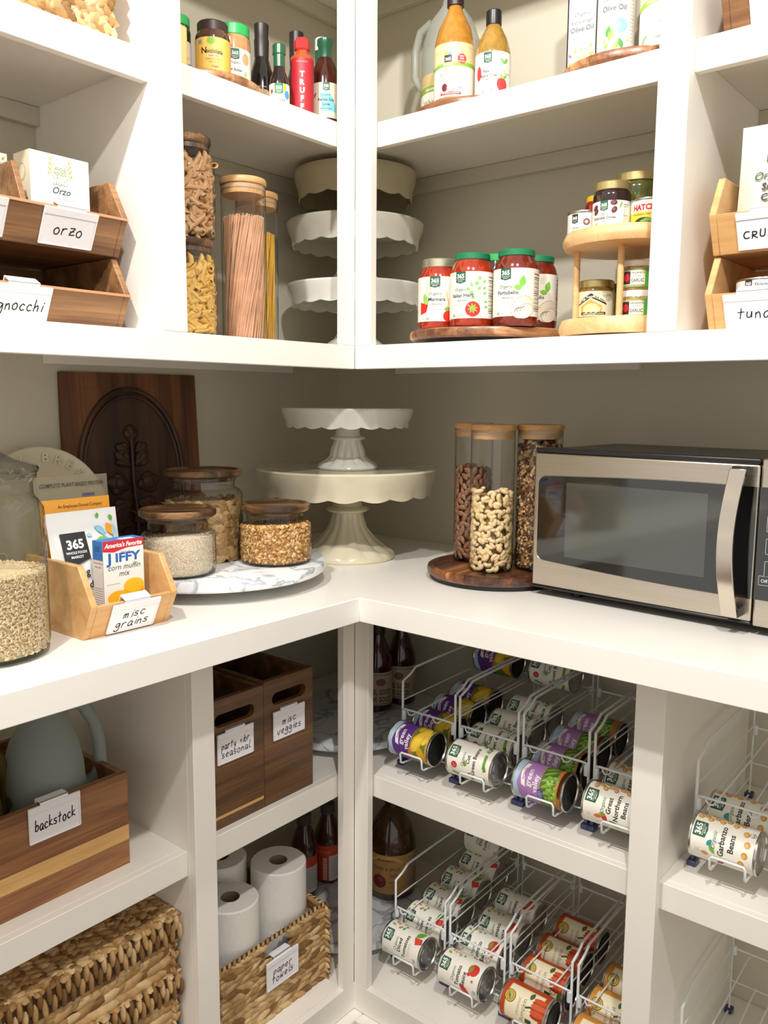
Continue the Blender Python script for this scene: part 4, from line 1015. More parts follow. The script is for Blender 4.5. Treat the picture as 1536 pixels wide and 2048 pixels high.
def tincan(name, label, x, y, z, r, h, art=None, turn=0, end=None, cat='can', group=None, body=None, rz=0):
    t = thing(name, label, cat, (x, y, z), group=group)
    MB().lathe([(0, .002), (r*.90, .002), (r*.93, 0), (r*.99, 0), (r, .0015), (r*.985, .003), (r*.97, .004), (r*.97, h-.004), (r*.985, h-.003), (r, h-.0015), (r*.99, h), (r*.93, h), (r*.90, h-.003), (0, h-.003)], body or TIN, 48).build('can_body', t)
    if art: art.wrap('printed_label', t, r*.97+.0003, facing(x, y)+R(turn), .0045)
    return t
tincan('olive_can', 'short white can of sliced black olives, leftmost on the upper bamboo tier', .437, .148, ZT2, .0325, .050, A, 8)
jar('pepper_jar', 'red jar with a yellow lid, behind the can of black olives', .437, .210, ZT2, .0290, .090, gloss('red_peppers', '#9c1d22', '#7a1418'), mat('yellow_lid', '#e0ad1e', .35), rlid=.0265, hlid=.011, shoulder=.012)
A = base_label(.2, .050, CREAM); A.logo(-.008, .050, .014, GREEN, .017)
for px, py, rr in ((-.026, .040, .5), (-.024, .033, .9), (.009, .046, 0), (.010, .034, 1.0)): A.ell(px, py, .0062, .0046, '#5c2b2e', 2, rot=rr); A.ell(px-.001, py+.001, .003, .002, '#7d484a', 3, rot=rr)
A.leaf(.019, .036, .014, .004, 1.2, '#86b455', 2); A.leaf(-.028, .002, .016, .004, 1.1, '#9ab04a', 2); A.leaf(-.026, .001, .013, .004, .7, '#9ab04a', 2)
organic(A, -.009, .0265, .0052); A.text('Kalamata Olives', -.008, .0195, .0064, INK, .9, 2, maxw=.042); A.text('Pitted', -.008, .0145, .0038, '#8f7a48', .4, 2); A.usda(.012, .0095, .0042); A.nutri(.026, .038, .004, .046)
jar('olive_jar', 'gold-lidded jar of dark Kalamata olives standing in front on the upper bamboo tier', .505, .113, ZT2, .0330, .086, gloss('dark_olives', '#1d1114', '#2c1a1c'), GOLD, rlid=.0315, hlid=.015, shoulder=.016, art=A, z0=.0015, turn=-10)
A = base_label(.22, .042, '#d9d6c2'); A.rect(-.1, 0, .0, .018, '#7ba845', 1); A.rect(.012, 0, .03, .038, '#e3e2da', 1); A.small(.013, .028, .034, 9, '#7d7c78', .001, .0035); A.small(-.022, .008, .036, 2, '#8f9372', .0016)
jar('pickle_jar', 'large jar of pickles with a gold lid, tallest on the upper bamboo tier', .515, .200, ZT2, .0420, .116, gloss('pickles', '#66682f', '#3c3f1c'), GOLD, rlid=.0405, hlid=.016, shoulder=.018, art=A, z0=.022, turn=6, ribs=1)
A = base_label(.2, .040, '#edcf3a'); A.rect(-.1, .030, .1, .040, '#f3efe2', 1); A.text('HATCH', -.009, .024, .0125, '#c8202d', 2.6, 3, maxw=.040); A.rect(-.1, .021, .1, .036, '#f1e7d0', 2); A.text('Fire Roasted Green Chile', -.008, .0155, .0058, '#8a5a1c', .6, 2, maxw=.042); A.rect(-.1, 0, .1, .0035, '#25331a', 1); A.ell(-.008, -.002, .022, .014, '#25331a', 1, a0=0, a1=PI)
for k in range(5): A.leaf(-.016+k*.005, .003, .009, .004, .6+k*.3, '#6f9a35', 2)
tincan('chile_can', 'small yellow can of green chiles reading HATCH, against the right stile', .5745, .118, ZT2, .0335, .0485, A, -6)

# mid shelf, left of the corner: pasta
PX, PY = -.098, -.344
for k, (kd, nm) in enumerate((('yellow', 'lower wooden-lidded jar, full of yellow penne, stacked by the left stile'), ('brown', 'upper wooden-lidded jar, full of brown penne, on top of the yellow penne jar'))):
    zz = ZS+k*.1755; t = wood_lid_jar('pasta_jar', nm, PX, PY, zz, .049, .175, .0425, thick_lid=.016)
    heap('penne_heap', '%s penne packed in the middle of the %s jar' % (kd, ('lower', 'upper')[k]), 'pasta', PX, PY, zz+.004, .036, .118, mat('penne_core_'+kd, '#9a6a1e' if k == 0 else '#7a5230', .7, var=.5, scale=60))
    pack(kd, 'penne', '%s penne tube in the %s pasta jar' % (kd, ('lower', 'upper')[k]), 'pasta', '%s penne in the %s jar' % (kd, ('lower', 'upper')[k]), PX, PY, zz+.008, .049, .120, 12, 9, .0098, 21+k, arc=(-70, 110), tang=.16)
def spaghetti(name, label, x, y, z, r, h, m, n, seed, twist):
    rg = random.Random(seed); mb = MB()
    for i in range(n):
        q = r*math.sqrt(rg.random()) if i > n*.55 else r*rg.uniform(.86, 1); a = rg.uniform(0, 2*PI); b = a+twist+rg.uniform(-.25, .25); hh = h*rg.uniform(.965, 1.0)
        w0 = rg.uniform(.62, .95); pts = []
        for k in range(5):
            u = k/4; ang = a+(b-a)*u; qq = q*(w0+(1-w0)*u) ; pts.append((qq*math.cos(ang), qq*math.sin(ang), hh*u))
        mb.tube(pts, .00105, m, 5, cap=False)
    mb.cyl(r*.6, .001, h*.95, m, 24)
    return tag(mb.build(name, loc=(x, y, z), smooth=60), label, 'pasta', kind='stuff')
S1 = (-.108, -.204); S2 = (-.172, -.112)
canister('pasta_canister', 'tall glass canister of brown spaghetti with a bamboo lid, on the middle shelf', *S1, ZS, .0434, .306)
canister('pasta_canister', 'tall glass canister of yellow spaghetti, just behind the brown spaghetti', *S2, ZS, .0432, .306)
spaghetti('brown_spaghetti', 'bundle of brown spaghetti standing in the front pasta canister', *S1, ZS+.006, .0395, .232, [mat('spaghetti_brown', '#dba882', .55, var=.25, scale=30)][0], 430, 3, 1.1)
spaghetti('yellow_spaghetti', 'bundle of yellow spaghetti standing in the canister behind', *S2, ZS+.006, .0385, .222, mat('spaghetti_yellow', '#e3b23c', .5, var=.15, scale=30), 150, 4, .5)
# stacked cake stands in the corner
cake_stand('cake_stand', 'lowest of three cake stands stacked in the corner of the middle shelf, white', -.172, .197, ZS, .163, .1535, .046, .085, .028, CERW, nsc=18)
cake_stand('cake_stand', 'middle one of three cake stands stacked in the corner of the middle shelf', -.172, .197, ZS+.150, .160, .1445, .052, .080, .028, mat('offwhite_ironstone', '#dad8ca', .2, var=.06, scale=6, coat=.3), nsc=18)
cake_stand('cake_stand', 'topmost cream cake stand of the corner stack, right under the shelf above', -.172, .197, ZS+.291, .142, .1160, .062, .075, .028, CERD, nsc=14)

# upper shelf, right of the corner
_, ZV = turntable('turntable', 'pieced-wood turntable on the top shelf under the vinegar bottles', .172, .178, ZU, .132, ACRED, th=.016, lift=.006, base_r=.11)
VIN = gloss('cider_vinegar', '#c08630', '#a87022'); VIN2 = gloss('hazy_vinegar', '#a98235', '#8f6d28')
def vin_prof(r, h, hb, rn): return [(r*.9, 0), (r, .006), (r, hb), (r*.97, hb+(h-hb)*.12), (r*.80, hb+(h-hb)*.42), (rn*1.25, hb+(h-hb)*.78), (rn, hb+(h-hb)*.90), (rn, h)]
A = base_label(.235, .100, '#f1e9dc'); A.rect(-.12, .064, .12, .100, '#e6d3a0', 1)
for k in range(14): A.rect(-.06+(k*37 % 120)/1000, .092-(k % 3)*.007, -.05+(k*37 % 120)/1000, .0925-(k % 3)*.007, '#cbb172', 2)
A.poly([(-.12, .050), (-.12, .056), (-.03, .063), (.04, .064), (.12, .058), (.12, .051), (.04, .057), (-.03, .056)], '#8db43c', 2)
A.rect(-.022, .064, -.007, .077, '#222326', 3); A.rect(-.022, .077, -.0145, .083, '#e0b53c', 3); A.rect(-.0145, .077, -.007, .083, '#7796c4', 3); A.text('365', -.0145, .067, .008, '#f3efe6', 1.5, 4, maxw=.013)
A.text('ORGANIC', -.014, .0582, .0048, '#f4f2e2', 1.2, 4, maxw=.035)
A.poly([(.013+(.0098 if k % 2 else .0086)*math.cos(k*PI/14), .070+(.0098 if k % 2 else .0086)*math.sin(k*PI/14)) for k in range(28)], '#d8474a', 3); A.text('NEW', .013, .073, .004, '#f6e9e4', .8, 4); A.text('100%', .013, .0685, .004, '#f6e9e4', .8, 4); A.text('ORGANIC', .013, .064, .003, '#f6e9e4', .6, 4)
for s_, yy in (('Raw', .0485), ('Apple Cider', .0395), ('Vinegar', .0305)): A.text(s_, -.012, yy, .0098, '#c98f86', .0, 3, maxw=.042)
A.ell(-.021, .018, .006, .0075, '#6a1f24', 3); A.ell(-.0085, .0165, .008, .0072, '#f0ead0', 3); A.line([(-.0165, .0165), (-.012, .0095), (-.004, .0095), (0, .0165)], .0011, '#c0655a', 4)
A.rect(-.030, .0040, .012, .0088, '#d8474a', 3); A.small(-.026, .010, .0062, 1, '#f6e9e4', .0012, L=4); A.small(-.022, .010, .0005, 1, '#b08e80', .0016); A.rect(.005, .0145, .015, .0195, '#9aa6b8', 3)
bottle('vinegar_bottle', 'large bottle of raw apple cider vinegar with a cream label, on the top shelf turntable', .158, .118, ZV, vin_prof(.0400, .195, .117, .0135), VIN, [(.0165, .192), (.0165, .212), (.015, .2135)], mat('dark_cap', '#2b1a1c', .4), A, .013, .0400, 2)
A = base_label(.19, .082, '#f2f0e6'); A.logo(-.010, .081, .016, GREEN, .020); organic(A, -.010, .052, .0058); A.text('Raw', -.012, .0445, .0072, INK, .9, 2); A.text('Apple Cider', -.008, .0365, .0072, INK, .9, 2, maxw=.034); A.text('Vinegar', -.012, .031, .0045, INK, .4, 2)
A.ell(.012, .060, .0078, .0078, '#a6d3e6', 2); A.small(.008, .016, .061, 2, '#e6f2f7', .001, .002, 3); A.leaf(.022, .060, .014, .007, .9, '#7cb342', 2); A.leaf(.022, .060, .012, .006, 2.2, '#7cb342', 2); A.ell(.030, .050, .010, .0075, '#f2e6c8', 2); A.line([(.020, .050), (.026, .043), (.036, .043)], .001, '#b06a5a', 3)
A.ell(.019, .022, .0105, .0125, '#d63d3c', 2); A.ell(.0145, .024, .007, .010, '#d63d3c', 2); A.leaf(.019, .033, .010, .006, 2.0, '#8cc152', 3); A.leaf(.020, .033, .012, .006, .7, '#7cb342', 3); A.ell(-.011, .014, .011, .0105, '#f3ecc9', 2); A.line([(-.021, .014), (-.016, .005), (-.006, .005), (0, .014)], .0012, '#b06a5a', 3); A.usda(.008, .004, .003); A.ell(-.029, .045, .006, .013, '#d63d3c', 2)
bottle('vinegar_bottle', 'smaller black-capped bottle of raw apple cider vinegar with an apple on the label', .2475, .118, ZV-.012, vin_prof(.0335, .158, .092, .0115), VIN2, [(.0145, .146), (.0148, .148), (.0148, .171), (.013, .173)], mat('black_cap', '#161618', .35), A, .008, .0335, 0)
MILK = glass('milky_plastic', '#e8ece8', .3, '#c8ccc6', .42, '#dfe2da', .7)
jg = thing('vinegar_jug', 'large milky plastic jug with a handle behind the cider vinegar', 'jug', (.068, .235, ZV), rz=R(-30))
MB().lathe([(0, 0), (.058, 0), (.064, .008), (.064, .15), (.060, .185), (.045, .225), (.022, .255), (.018, .275), (0, .275)], MILK, 40).build('jug_body', jg)
MB().tube([(-.040, -.03, .235), (-.066, -.045, .222), (-.078, -.052, .185), (-.078, -.052, .13), (-.062, -.042, .105), (-.045, -.03, .105)], .0085, MILK, 12).build('handle', jg)
A = base_label(.20, .095, '#ebe7d6'); A.rect(-.1, .070, .1, .095, '#c9b67e', 1); A.rect(-.1, .058, .1, .070, '#8aa83f', 2); A.text('ORGANIC', -.02, .061, .007, '#f2f0df', 1, 3); A.text('White', -.022, .032, .016, '#6d6558', .0, 2); A.text('Vinegar', -.022, .010, .016, '#6d6558', .0, 2)
A.wrap('printed_label', jg, .0645, facing(.068, .235)+R(30)-.42, .012)

_, ZO = turntable('turntable', 'pieced-wood turntable on the top shelf under the cooking oils', .511, .159, ZU, .125, ACRED, th=.018, lift=.007, base_r=.10)
# olive oil tin (black box) with white front
OW, OT, OH = .060, .048, .262
oc = thing('olive_oil_tin', 'tall black-edged olive oil tin with colourful leaves on its white front', 'tin', (.386, .148, ZO), rz=R(4))
MB().box(0, OW, 0, OT, 0, OH, BLACKP).build('tin_body', oc, bevel=.003); MB().cyl(.012, OH, OH+.018, BLACKP, 20, Matrix.Translation((OW/2, OT/2, 0))).build('cap', oc)
A = Art(); A.rect(.004, .003, OW-.004, OH-.006, '#f0efee', 0); A.logo(OW/2, OH-.01, .022); organic(A, OW/2, .117, .010); A.text('Extra Virgin', OW/2, .104, .0095, '#55565a', .3, 2, maxw=.040); A.text('Olive Oil', OW/2, .0905, .0122, '#4a4b50', .8, 2, maxw=.044); A.text('MEDITERRANEAN', OW/2, .078, .0042, '#8b8b8e', .2, 2, maxw=.04)
A.line([(OW/2, .012), (OW/2, .062)], .0006, '#9ab88a', 1)
for k, (px, py, rr, c, l) in enumerate(((0, .052, 1.57, '#a9c98a', .014), (0, .042, .8, '#a9c98a', .016), (0, .040, 2.4, '#a9c98a', .014), (0, .030, .7, '#a9c98a', .016), (-.005, .030, 2.2, '#a9c98a', .010), (.004, .020, .9, '#b3cf7a', .010), (-.002, .018, 2.6, '#b9d27a', .010),
        (-.018, .048, 2.4, '#e2686b', .010), (-.010, .052, 1.8, '#ecd24e', .010), (.008, .054, 1.2, '#8cc3dd', .010), (.016, .058, 1.1, '#9dc36b', .011), (.014, .046, .5, '#e6c433', .013), (.014, .032, .4, '#e2686b', .011), (.014, .023, 0, '#84c3e4', .012), (-.026, .037, 0, '#f1da52', .012), (-.024, .026, .3, '#84c3e4', .011), (-.023, .012, .8, '#e2504f', .013), (.006, .012, 2.9, '#ecd24e', .009), (-.012, .008, 1.0, '#9dc36b', .009))):
    A.leaf(OW/2+px, py, l, l*.5, rr, c, 2)
A.usda(.013, .009, .0045); A.on('printed_front', oc, (0, 0, 0), (1, 0, 0), (0, 0, 1))
A = base_label(.18, .17, '#ece8df'); organic(A, -.004, .112, .009); A.text('Extra Virgin', -.006, .099, .0085, '#77777a', .2, 2, maxw=.036, shear=.1); A.text('Olive Oil', -.006, .083, .0125, '#4a4b50', .7, 2, maxw=.042); A.ell(.006, .058, .0120, .0120, '#8cd0ea', 2); A.text('32% +', .006, .056, .006, '#e4f3fa', .8, 3)
A.line([(-.018, .055), (-.014, .036), (-.004, .016), (.006, .004)], .0007, '#9ab06a', 1)
for px, py, l, rr, c in ((-.017, .040, .020, 1.35, '#4f9a46'), (-.013, .034, .022, 1.3, '#8fca4a'), (-.003, .016, .018, 1.35, '#8fca4a'), (.010, .020, .019, 1.9, '#4f9a46'), (-.022, .022, .012, .9, '#8fca4a'), (-.018, .013, .011, .1, '#3f9b50'), (-.010, .005, .014, .1, '#a5d152'), (-.021, .03, .010, 1.5, '#b6d96a'), (.020, .03, .010, 1.7, '#bfe07a')): A.leaf(px, py, l, l*.48, rr, c, 2)
A.small(.022, .034, .10, 12, '#c9c4b8', .001, .006)
bottle('olive_oil_bottle', 'round white-labelled olive oil bottle with green sprigs, right of the black-edged tin', .489, .134, ZO, [(.029, 0), (.0315, .004), (.0315, .19), (.024, .215), (.012, .235), (.012, .25)], gloss('oil_white_bottle', '#e9e5da', '#ddd7c8', .3), [(.014, .246), (.014, .27)], BLACKP, A, .006, .0315, 3)
A = base_label(.15, .16, '#d8d4c6'); A.text('Oil', -.012, .075, .012, '#2f3033', 1.2, 2); A.ell(-.012, .048, .013, .013, '#59b3c4', 2)
bottle('olive_oil_bottle', 'second olive oil bottle with a blue spot, half hidden behind the first', .520, .208, ZO, [(.028, 0), (.030, .004), (.030, .19), (.022, .215), (.012, .235), (.012, .25)], gloss('oil_white_bottle', '#e9e5da'), [(.014, .246), (.014, .27)], BLACKP, A, .006, .030, 14)
A = base_label(.21, .104, '#f0efe8'); A.rect(-.11, .074, .11, .104, '#e9dfae', 1); A.poly([(-.11, .050), (-.03, .060), (.03, .072), (.11, .074), (.11, .082), (.03, .080), (-.03, .070), (-.11, .060)], '#93bf3f', 2); A.rect(-.017, .076, .001, .089, '#222326', 3); A.text('365', -.008, .079, .009, '#f3efe6', 1.5, 4, maxw=.015); A.rect(-.008, .089, .001, .096, '#8aa3c9', 3); A.rect(-.017, .089, -.008, .096, '#e6c33c', 3)
A.text('ORGANIC', 0, .0675, .006, '#f4f2e2', 1.1, 4, rot=.08, maxw=.034); A.text('Coconut Oil', -.002, .050, .0098, '#b9b9ad', .0, 2, maxw=.045, rot=.06)
A.ell(-.006, .030, .0125, .0125, '#cfcab8', 1); A.ell(-.006, .030, .0115, .0115, '#f6f4ec', 2); A.ell(.008, .022, .013, .011, '#b7a79a', 1, rot=.3); A.ell(.007, .024, .0125, .0105, '#f6f4ec', 3, rot=.3); A.leaf(.010, .034, .016, .004, .9, '#8db27a', 3); A.leaf(-.022, .010, .016, .005, .6, '#8db27a', 3); A.leaf(-.024, .004, .012, .005, .8, '#8db27a', 3)
jar('coconut_oil_jar', 'wide jar of coconut oil with a green-striped cream label, at the right stile', .578, .118, ZO, .0350, .135, gloss('coconut_oil', '#eeece0'), mat('white_lid', '#e6e6e2', .35), rlid=.033, art=A, z0=.006, turn=-22)

# upper shelf, left of the corner
_, ZW = turntable('turntable', 'rosy pieced-wood turntable on the top shelf under the nut butters', -.150, -.268, ZU, .118, ACRED, th=.016, lift=.006, base_r=.10)
A = base_label(.185, .062, '#e7bb55'); A.leaf(-.003, .062, .014, .012, -1.2, '#86bb3c', 3); A.leaf(.006, .062, .014, .012, -2.0, '#86bb3c', 3); A.rect(-.024, .051, -.016, .058, '#7c99ad', 2); A.rect(-.013, 0, .024, .062, '#edc96a', 1)
A.text('N', -.012, .0345, .0145, '#3c2413', .9, 3); A.text('occiolata', .007, .0345, .0105, '#3c2413', .8, 3, maxw=.030, rot=-.04); A.rect(-.006, .0285, .018, .0325, '#f1e3c0', 2); A.text('DAIRY FREE', .006, .029, .0036, '#3c2413', .8, 3); A.text('Hazelnut spread', .004, .0235, .0042, '#a88a4a', .3, 3); A.text('with cocoa', .006, .0185, .0042, '#a88a4a', .3, 3); A.text('Vegan', .008, .011, .005, '#c2452c', 1, 3); A.text('& creamy', .009, .005, .0045, '#c2452c', .8, 3)
jar('spread_jar', 'yellow-labelled jar of hazelnut spread with a dark brown lid, in front on the left turntable', -.100, -.278, ZW, .0315, .098, gloss('hazelnut_spread', '#5a3526', '#462619'), mat('brown_lid', '#35231e', .45), rlid=.0275, hlid=.019, shoulder=.018, art=A, z0=.004, turn=-8)
A = base_label(.185, .062, '#efede6'); A.logo(.004, .061, .0165, GREEN, .020); organic(A, .004, .034, .0065); A.text('Peanut Butter', .0, .0215, .0068, INK, .8, 2, maxw=.036, rot=-.06); A.ell(.026, .045, .008, .011, '#e0a06a', 2); A.leaf(.023, .012, .013, .006, 1.2, '#9bb85a', 2); A.usda(.024, .006, .0035)
jar('spread_jar', 'green-lidded jar of peanut butter standing right of the hazelnut spread', -.132, -.203, ZW, .0330, .124, gloss('peanut_butter', '#c79266', '#b8814f'), mat('bright_green_lid', '#2fae5b', .35), rlid=.0315, hlid=.020, shoulder=.016, art=A, z0=.016, turn=0, ribs=1)
A = base_label(.17, .058, '#e9e7dd'); A.logo(.010, .056, .0155, GREEN, .020); organic(A, .012, .027, .006); A.text('Concord', .014, .016, .0075, INK, .8, 2, maxw=.03); A.text('Grape', .014, .006, .0075, INK, .8, 2); A.rect(-.1, 0, .1, .003, '#2c2b20', 2)
jar('jam_jar', 'dark jam jar with a green lid, half hidden by the left stile above the pasta', -.160, -.316, ZW, .0285, .113, gloss('grape_jam', '#17121a'), mat('bright_green_lid', '#2fae5b', .35), rlid=.0265, hlid=.017, shoulder=.018, art=A, z0=.010, turn=10, ribs=1)
bx = thing('snack_packet', 'small orange-yellow packet beside the dark jam jar, cut off by the stile', 'packet', (-.098, -.362, ZW), rz=R(60))
MB().prism([(-.02, 0), (.02, 0), (.020, .070), (-.006, .080), (-.02, .072)], 1, 0, .016, mat('packet_yellow', '#e3b04a', .4)).build('packet', bx, bevel=.002)
MB().box(-.012, .006, .002, .014, .070, .088, mat('packet_orange', '#c9713a', .4)).build('clip', bx, bevel=.002)
SOY = gloss('soy_bottle', '#120d0c', '#1c1412')
A = base_label(.14, .035, '#b89c76'); 
for i_ in range(1): A.ell(0, .035, .022, .016, '#b89c76', 0, a0=0, a1=PI)
A.line([(-.06, .034), (.06, .034)], .001, '#3c2c20', 2); A.text('SAN-J', .0, .018, .012, '#33241a', .9, 3, maxw=.04); A.text('EST 1804', 0, .054, .0042, '#bfb2a0', .4, 2)
bottle('soy_sauce_bottle', 'black soy sauce bottle with a tan label, right of the peanut butter', -.168, -.096, ZU, [(.023, 0), (.0255, .004), (.0255, .082), (.0235, .100), (.0165, .122), (.0135, .135), (.0128, .18)], SOY, [(.0142, .132), (.0152, .165), (.0138, .170), (.0148, .195), (.012, .197)], mat('shrunk_dark_cap', '#2a2422', .4), A, .015, .0255, 2)
bottle('soy_sauce_bottle', 'second dark-capped soy sauce bottle, behind the red hot sauce', -.205, .040, ZU, [(.023, 0), (.026, .004), (.026, .10), (.024, .12), (.0165, .15), (.0135, .165), (.0128, .20)], SOY, [(.0142, .165), (.0155, .190), (.0155, .232), (.012, .234)], mat('shrunk_dark_cap', '#2a2422', .4))
A = base_label(.11, .048, '#ecead9'); A.logo(-.001, .048, .0165, '#1f7a44', .020); A.rect(.009, .034, .014, .048, '#e6c23a', 1); A.ell(.016, .028, .006, .008, '#4f93c2', 2); A.ell(-.016, .034, .003, .004, '#c23d34', 2); A.text('Hot Sauce', -.001, .016, .006, INK, .7, 2)
GCAP = mat('green_shrink', '#1e5a3c', .3, coat=.4)
bottle('hot_sauce_bottle', 'small dark bottle with a green shrink-wrapped neck, left of the red bottle', -.084, -.128, ZU, [(.018, 0), (.0195, .003), (.0195, .055), (.0175, .066), (.0115, .080), (.0105, .10)], gloss('brown_sauce', '#231110'), [(.0112, .076), (.0112, .108), (.0128, .110), (.0128, .126), (.010, .1285)], GCAP, A, .004, .0195, 0)
A = base_label(.135, .112, '#b3202c')
for k, ch in enumerate('TRUFF'): A.text(ch, .0, .0765-k*.0152, .0140, '#ece6e4', 2.2, 2)
A.text('PEPPER SAUCE', 0, .103, .0042, '#d9a7a6', .3, 2, maxw=.022); A.small(-.012, .012, .004, 2, '#dba9a8')
bottle('hot_sauce_bottle', 'bright red bottle reading TRUFF down its front with a faceted red cap', -.082, -.067, ZU, [(.0215, 0), (.0228, .003), (.0228, .117), (.0215, .121), (.0135, .124), (.0125, .134)], gloss('orange_hot_sauce', '#c9501c'), [(.0115, .130), (.0160, .136), (.0168, .149), (.0120, .157), (.004, .158)], mat('faceted_red_cap', '#c03434', .3), A, .003, .0229, 0, faces=8)
A = base_label(.175, .068, '#ddd5c0'); A.logo(.0, .068, .0135, GREEN, .0165)
A.poly([(-.013, .047), (.008, .048), (.009, .044), (.014, .040), (.016, .031), (.021, .026), (.024, .014), (.021, .010), (.018, .013), (-.010, .012), (-.010, .036), (-.014, .042)], '#7fc8d4', 1); organic(A, -.001, .042, .006); A.text('Kansas City', .0, .0325, .0072, '#1d2f36', 1, 2, maxw=.036); A.text('Love', .0, .0235, .0075, '#1d2f36', 1, 2); A.text('Barbecue Sauce', .0, .0165, .0038, '#1d2f36', .5, 2); A.leaf(-.029, .038, .014, .005, 1.0, '#c8443c', 2); A.leaf(-.027, .04, .010, .004, 2.0, '#c8443c', 2)
BBQ = gloss('barbecue_sauce', '#4a1d12', '#351209')
bottle('barbecue_sauce_bottle', 'green-necked barbecue sauce bottle with a blue shape on its label, by the corner post', -.084, .002, ZU, [(.028, 0), (.0298, .004), (.0298, .098), (.028, .110), (.020, .130), (.0145, .140), (.0135, .16)], BBQ, [(.0145, .134), (.0145, .163), (.0165, .166), (.0165, .176), (.014, .178)], GCAP, A, .018, .0298, 4)
bottle('barbecue_sauce_bottle', 'white-capped bottle with a green neck, mostly hidden behind the barbecue sauce', -.150, .062, ZU, [(.027, 0), (.029, .004), (.029, .11), (.027, .125), (.018, .150), (.0140, .165), (.013, .20)], BBQ, [(.0150, .188), (.0150, .212), (.013, .214)], mat('white_cap', '#e0dfdc', .4), neckm=GCAP, neck=[(.0146, .160), (.0146, .188), (.013, .1885)])

# ------------------------------------------------------------------ bins on the upper cabinets' outer bays
BROWN = wood('walnut_bin', ['#563a25', '#775335', '#986f48', '#ae875c'], 0, .45, .9); BROWNE = wood('bin_edge', ['#b07a55', '#c9936b', '#d8a880'], 0, .45, 1.0)
def dark_bin(name, label, run, t0, w0, z, W, dlen=.24, div=None):
    t = place_bin(name, label, run, t0, w0, z, W, BROWN, dlen=dlen)
    MB().prism([(-.0303, .0545), (-.0303, .0585), (-.0190, .0585), (-.0190, .0545)], 0, 0.0, W, BROWNE).build('front_edge', t)
    if div is not None: MB().prism([(.012, .012), (-.018, .058), (.007, .120), (dlen-.012, .120), (dlen-.012, .012)], 0, div, div+.009, BROWN).build('divider', t, bevel=.001)
    return t
b1 = dark_bin('wooden_bin', 'lower of two stacked brown wooden bins on the left, its tag reading gnocchi', 'L', -.838, -.0835, ZS, .338)
bin_label(b1, .338, .1545, ['gnocchi'], size=.0165)
b2 = dark_bin('wooden_bin', 'upper of two stacked brown wooden bins on the left, its tag reading orzo', 'L', -.838, -.0835, ZS+.121, .338, div=.163)
bin_label(b2, .338, .238, ['orzo'], size=.0165); bin_label(b2, .338, .092, [], size=.0165)
p4, W_, H_, T_ = pouch('gnocchi_packet', 'dark grey packet lying in the gnocchi bin', 'packet', (-.20, -.660, ZS+.030), PI/2, R(-62), .22, .10, .02, mat('dark_packet', '#3b3a3c', .3))
ORZ = mat('orzo_carton', '#ece8dc', .45)
def orzo_box(o, W, H, T, label, rz=PI/2):
    c = thing('orzo_box', label, 'box', o, rz=rz); MB().box(0, W, 0, T, 0, H, ORZ).build('carton', c, bevel=.0006)
    A = Art(); A.rect(0, 0, W, H, '#efebdf', 0)
    for s_ in (-1, 1):
        A.line([(W/2+s_*.0155*math.cos(t), H-.025+.0155*math.sin(t)) for t in [-1.4+.3*i for i in range(9)]], .0012, '#cbb778', 1)
        for k in range(4): A.leaf(W/2+s_*(.0165-k*.001), H-.032+k*.007, .008, .0034, 1.57-s_*.7, '#b8a766', 2)
    A.text('WHOLE', W/2, H-.0235, .0080, '#74863c', .9, 2, maxw=.020); A.text('FOODS', W/2, H-.0305, .0080, '#74863c', .9, 2, maxw=.020); A.text('MARKET', W/2, H-.0355, .0032, '#8a9663', .3, 2)
    A.text('ORGANIC', W/2, H-.0460, .0052, '#3a4a52', .2, 2, maxw=.026, sx=1.2); A.text('Orzo', W/2, H-.0585, .0145, '#274653', .7, 2, shear=.35); A.line([(W*.2, H-.066), (W*.8, H-.066)], .0006, '#b99f84', 1)
    A.small(W*.22, W*.8, H-.072, 3, '#c9ab8e', .0009, .0045); A.ell(W/2, H-.093, .007, .007, '#2d4656', 2, a0=0, a1=PI)
    A.on('printed_front', c, (0, 0, 0), (1, 0, 0), (0, 0, 1))
    A = Art(); A.rect(0, 0, T, H, '#d9cfb6', 0); A.ell(T/2, H-.03, .012, .014, '#c3b58e', 1); A.ell(T/2, H-.03, .009, .011, '#d9cfb6', 2); A.text('Orzo', T/2, H-.075, .012, '#3c3a34', .5, 2, shear=.3, maxw=T*.8)
    A.on('printed_side', c, (0, T, 0), (0, -1, 0), (0, 0, 1)); return c
orzo_box((-.098, -.6415, ZS+.1315), .100, .1345, .048, 'cream box of orzo standing foremost in the upper bin')
orzo_box((-.150, -.6950, ZS+.1315), .045, .1330, .040, 'edge of a second orzo box, behind and left of the first')
b3 = place_bin('bamboo_bin', 'lower of two stacked bamboo bins on the right, its tag reading tuna', 'R', .700, .0715, ZS, .22, BAMBOO); bin_label(b3, .22, .074, ['tuna'], size=.0165)
b4 = place_bin('bamboo_bin', 'upper of two stacked bamboo bins on the right, its tag reading crumbs', 'R', .700, .0715, ZS+.121, .22, BAMBOO); bin_label(b4, .22, .086, ['CRUMBS'], size=.0165)
b5 = place_bin('wooden_bin', 'brown wooden bin at the top right with a white tag', 'R', .700, .0715, ZU, .24, BROWN); bin_label(b5, .24, .086, ['l'], size=.0165)
p5, W_, H_, T_ = pouch('crouton_bag', 'upright pale bag of seasoned croutons in the upper bamboo bin', 'bag', (.806, .108, ZS+.135), R(3), R(-6), .170, .190, .045, mat('crouton_film', '#cfd0c0', .25, var=.05, scale=20, coat=.4))
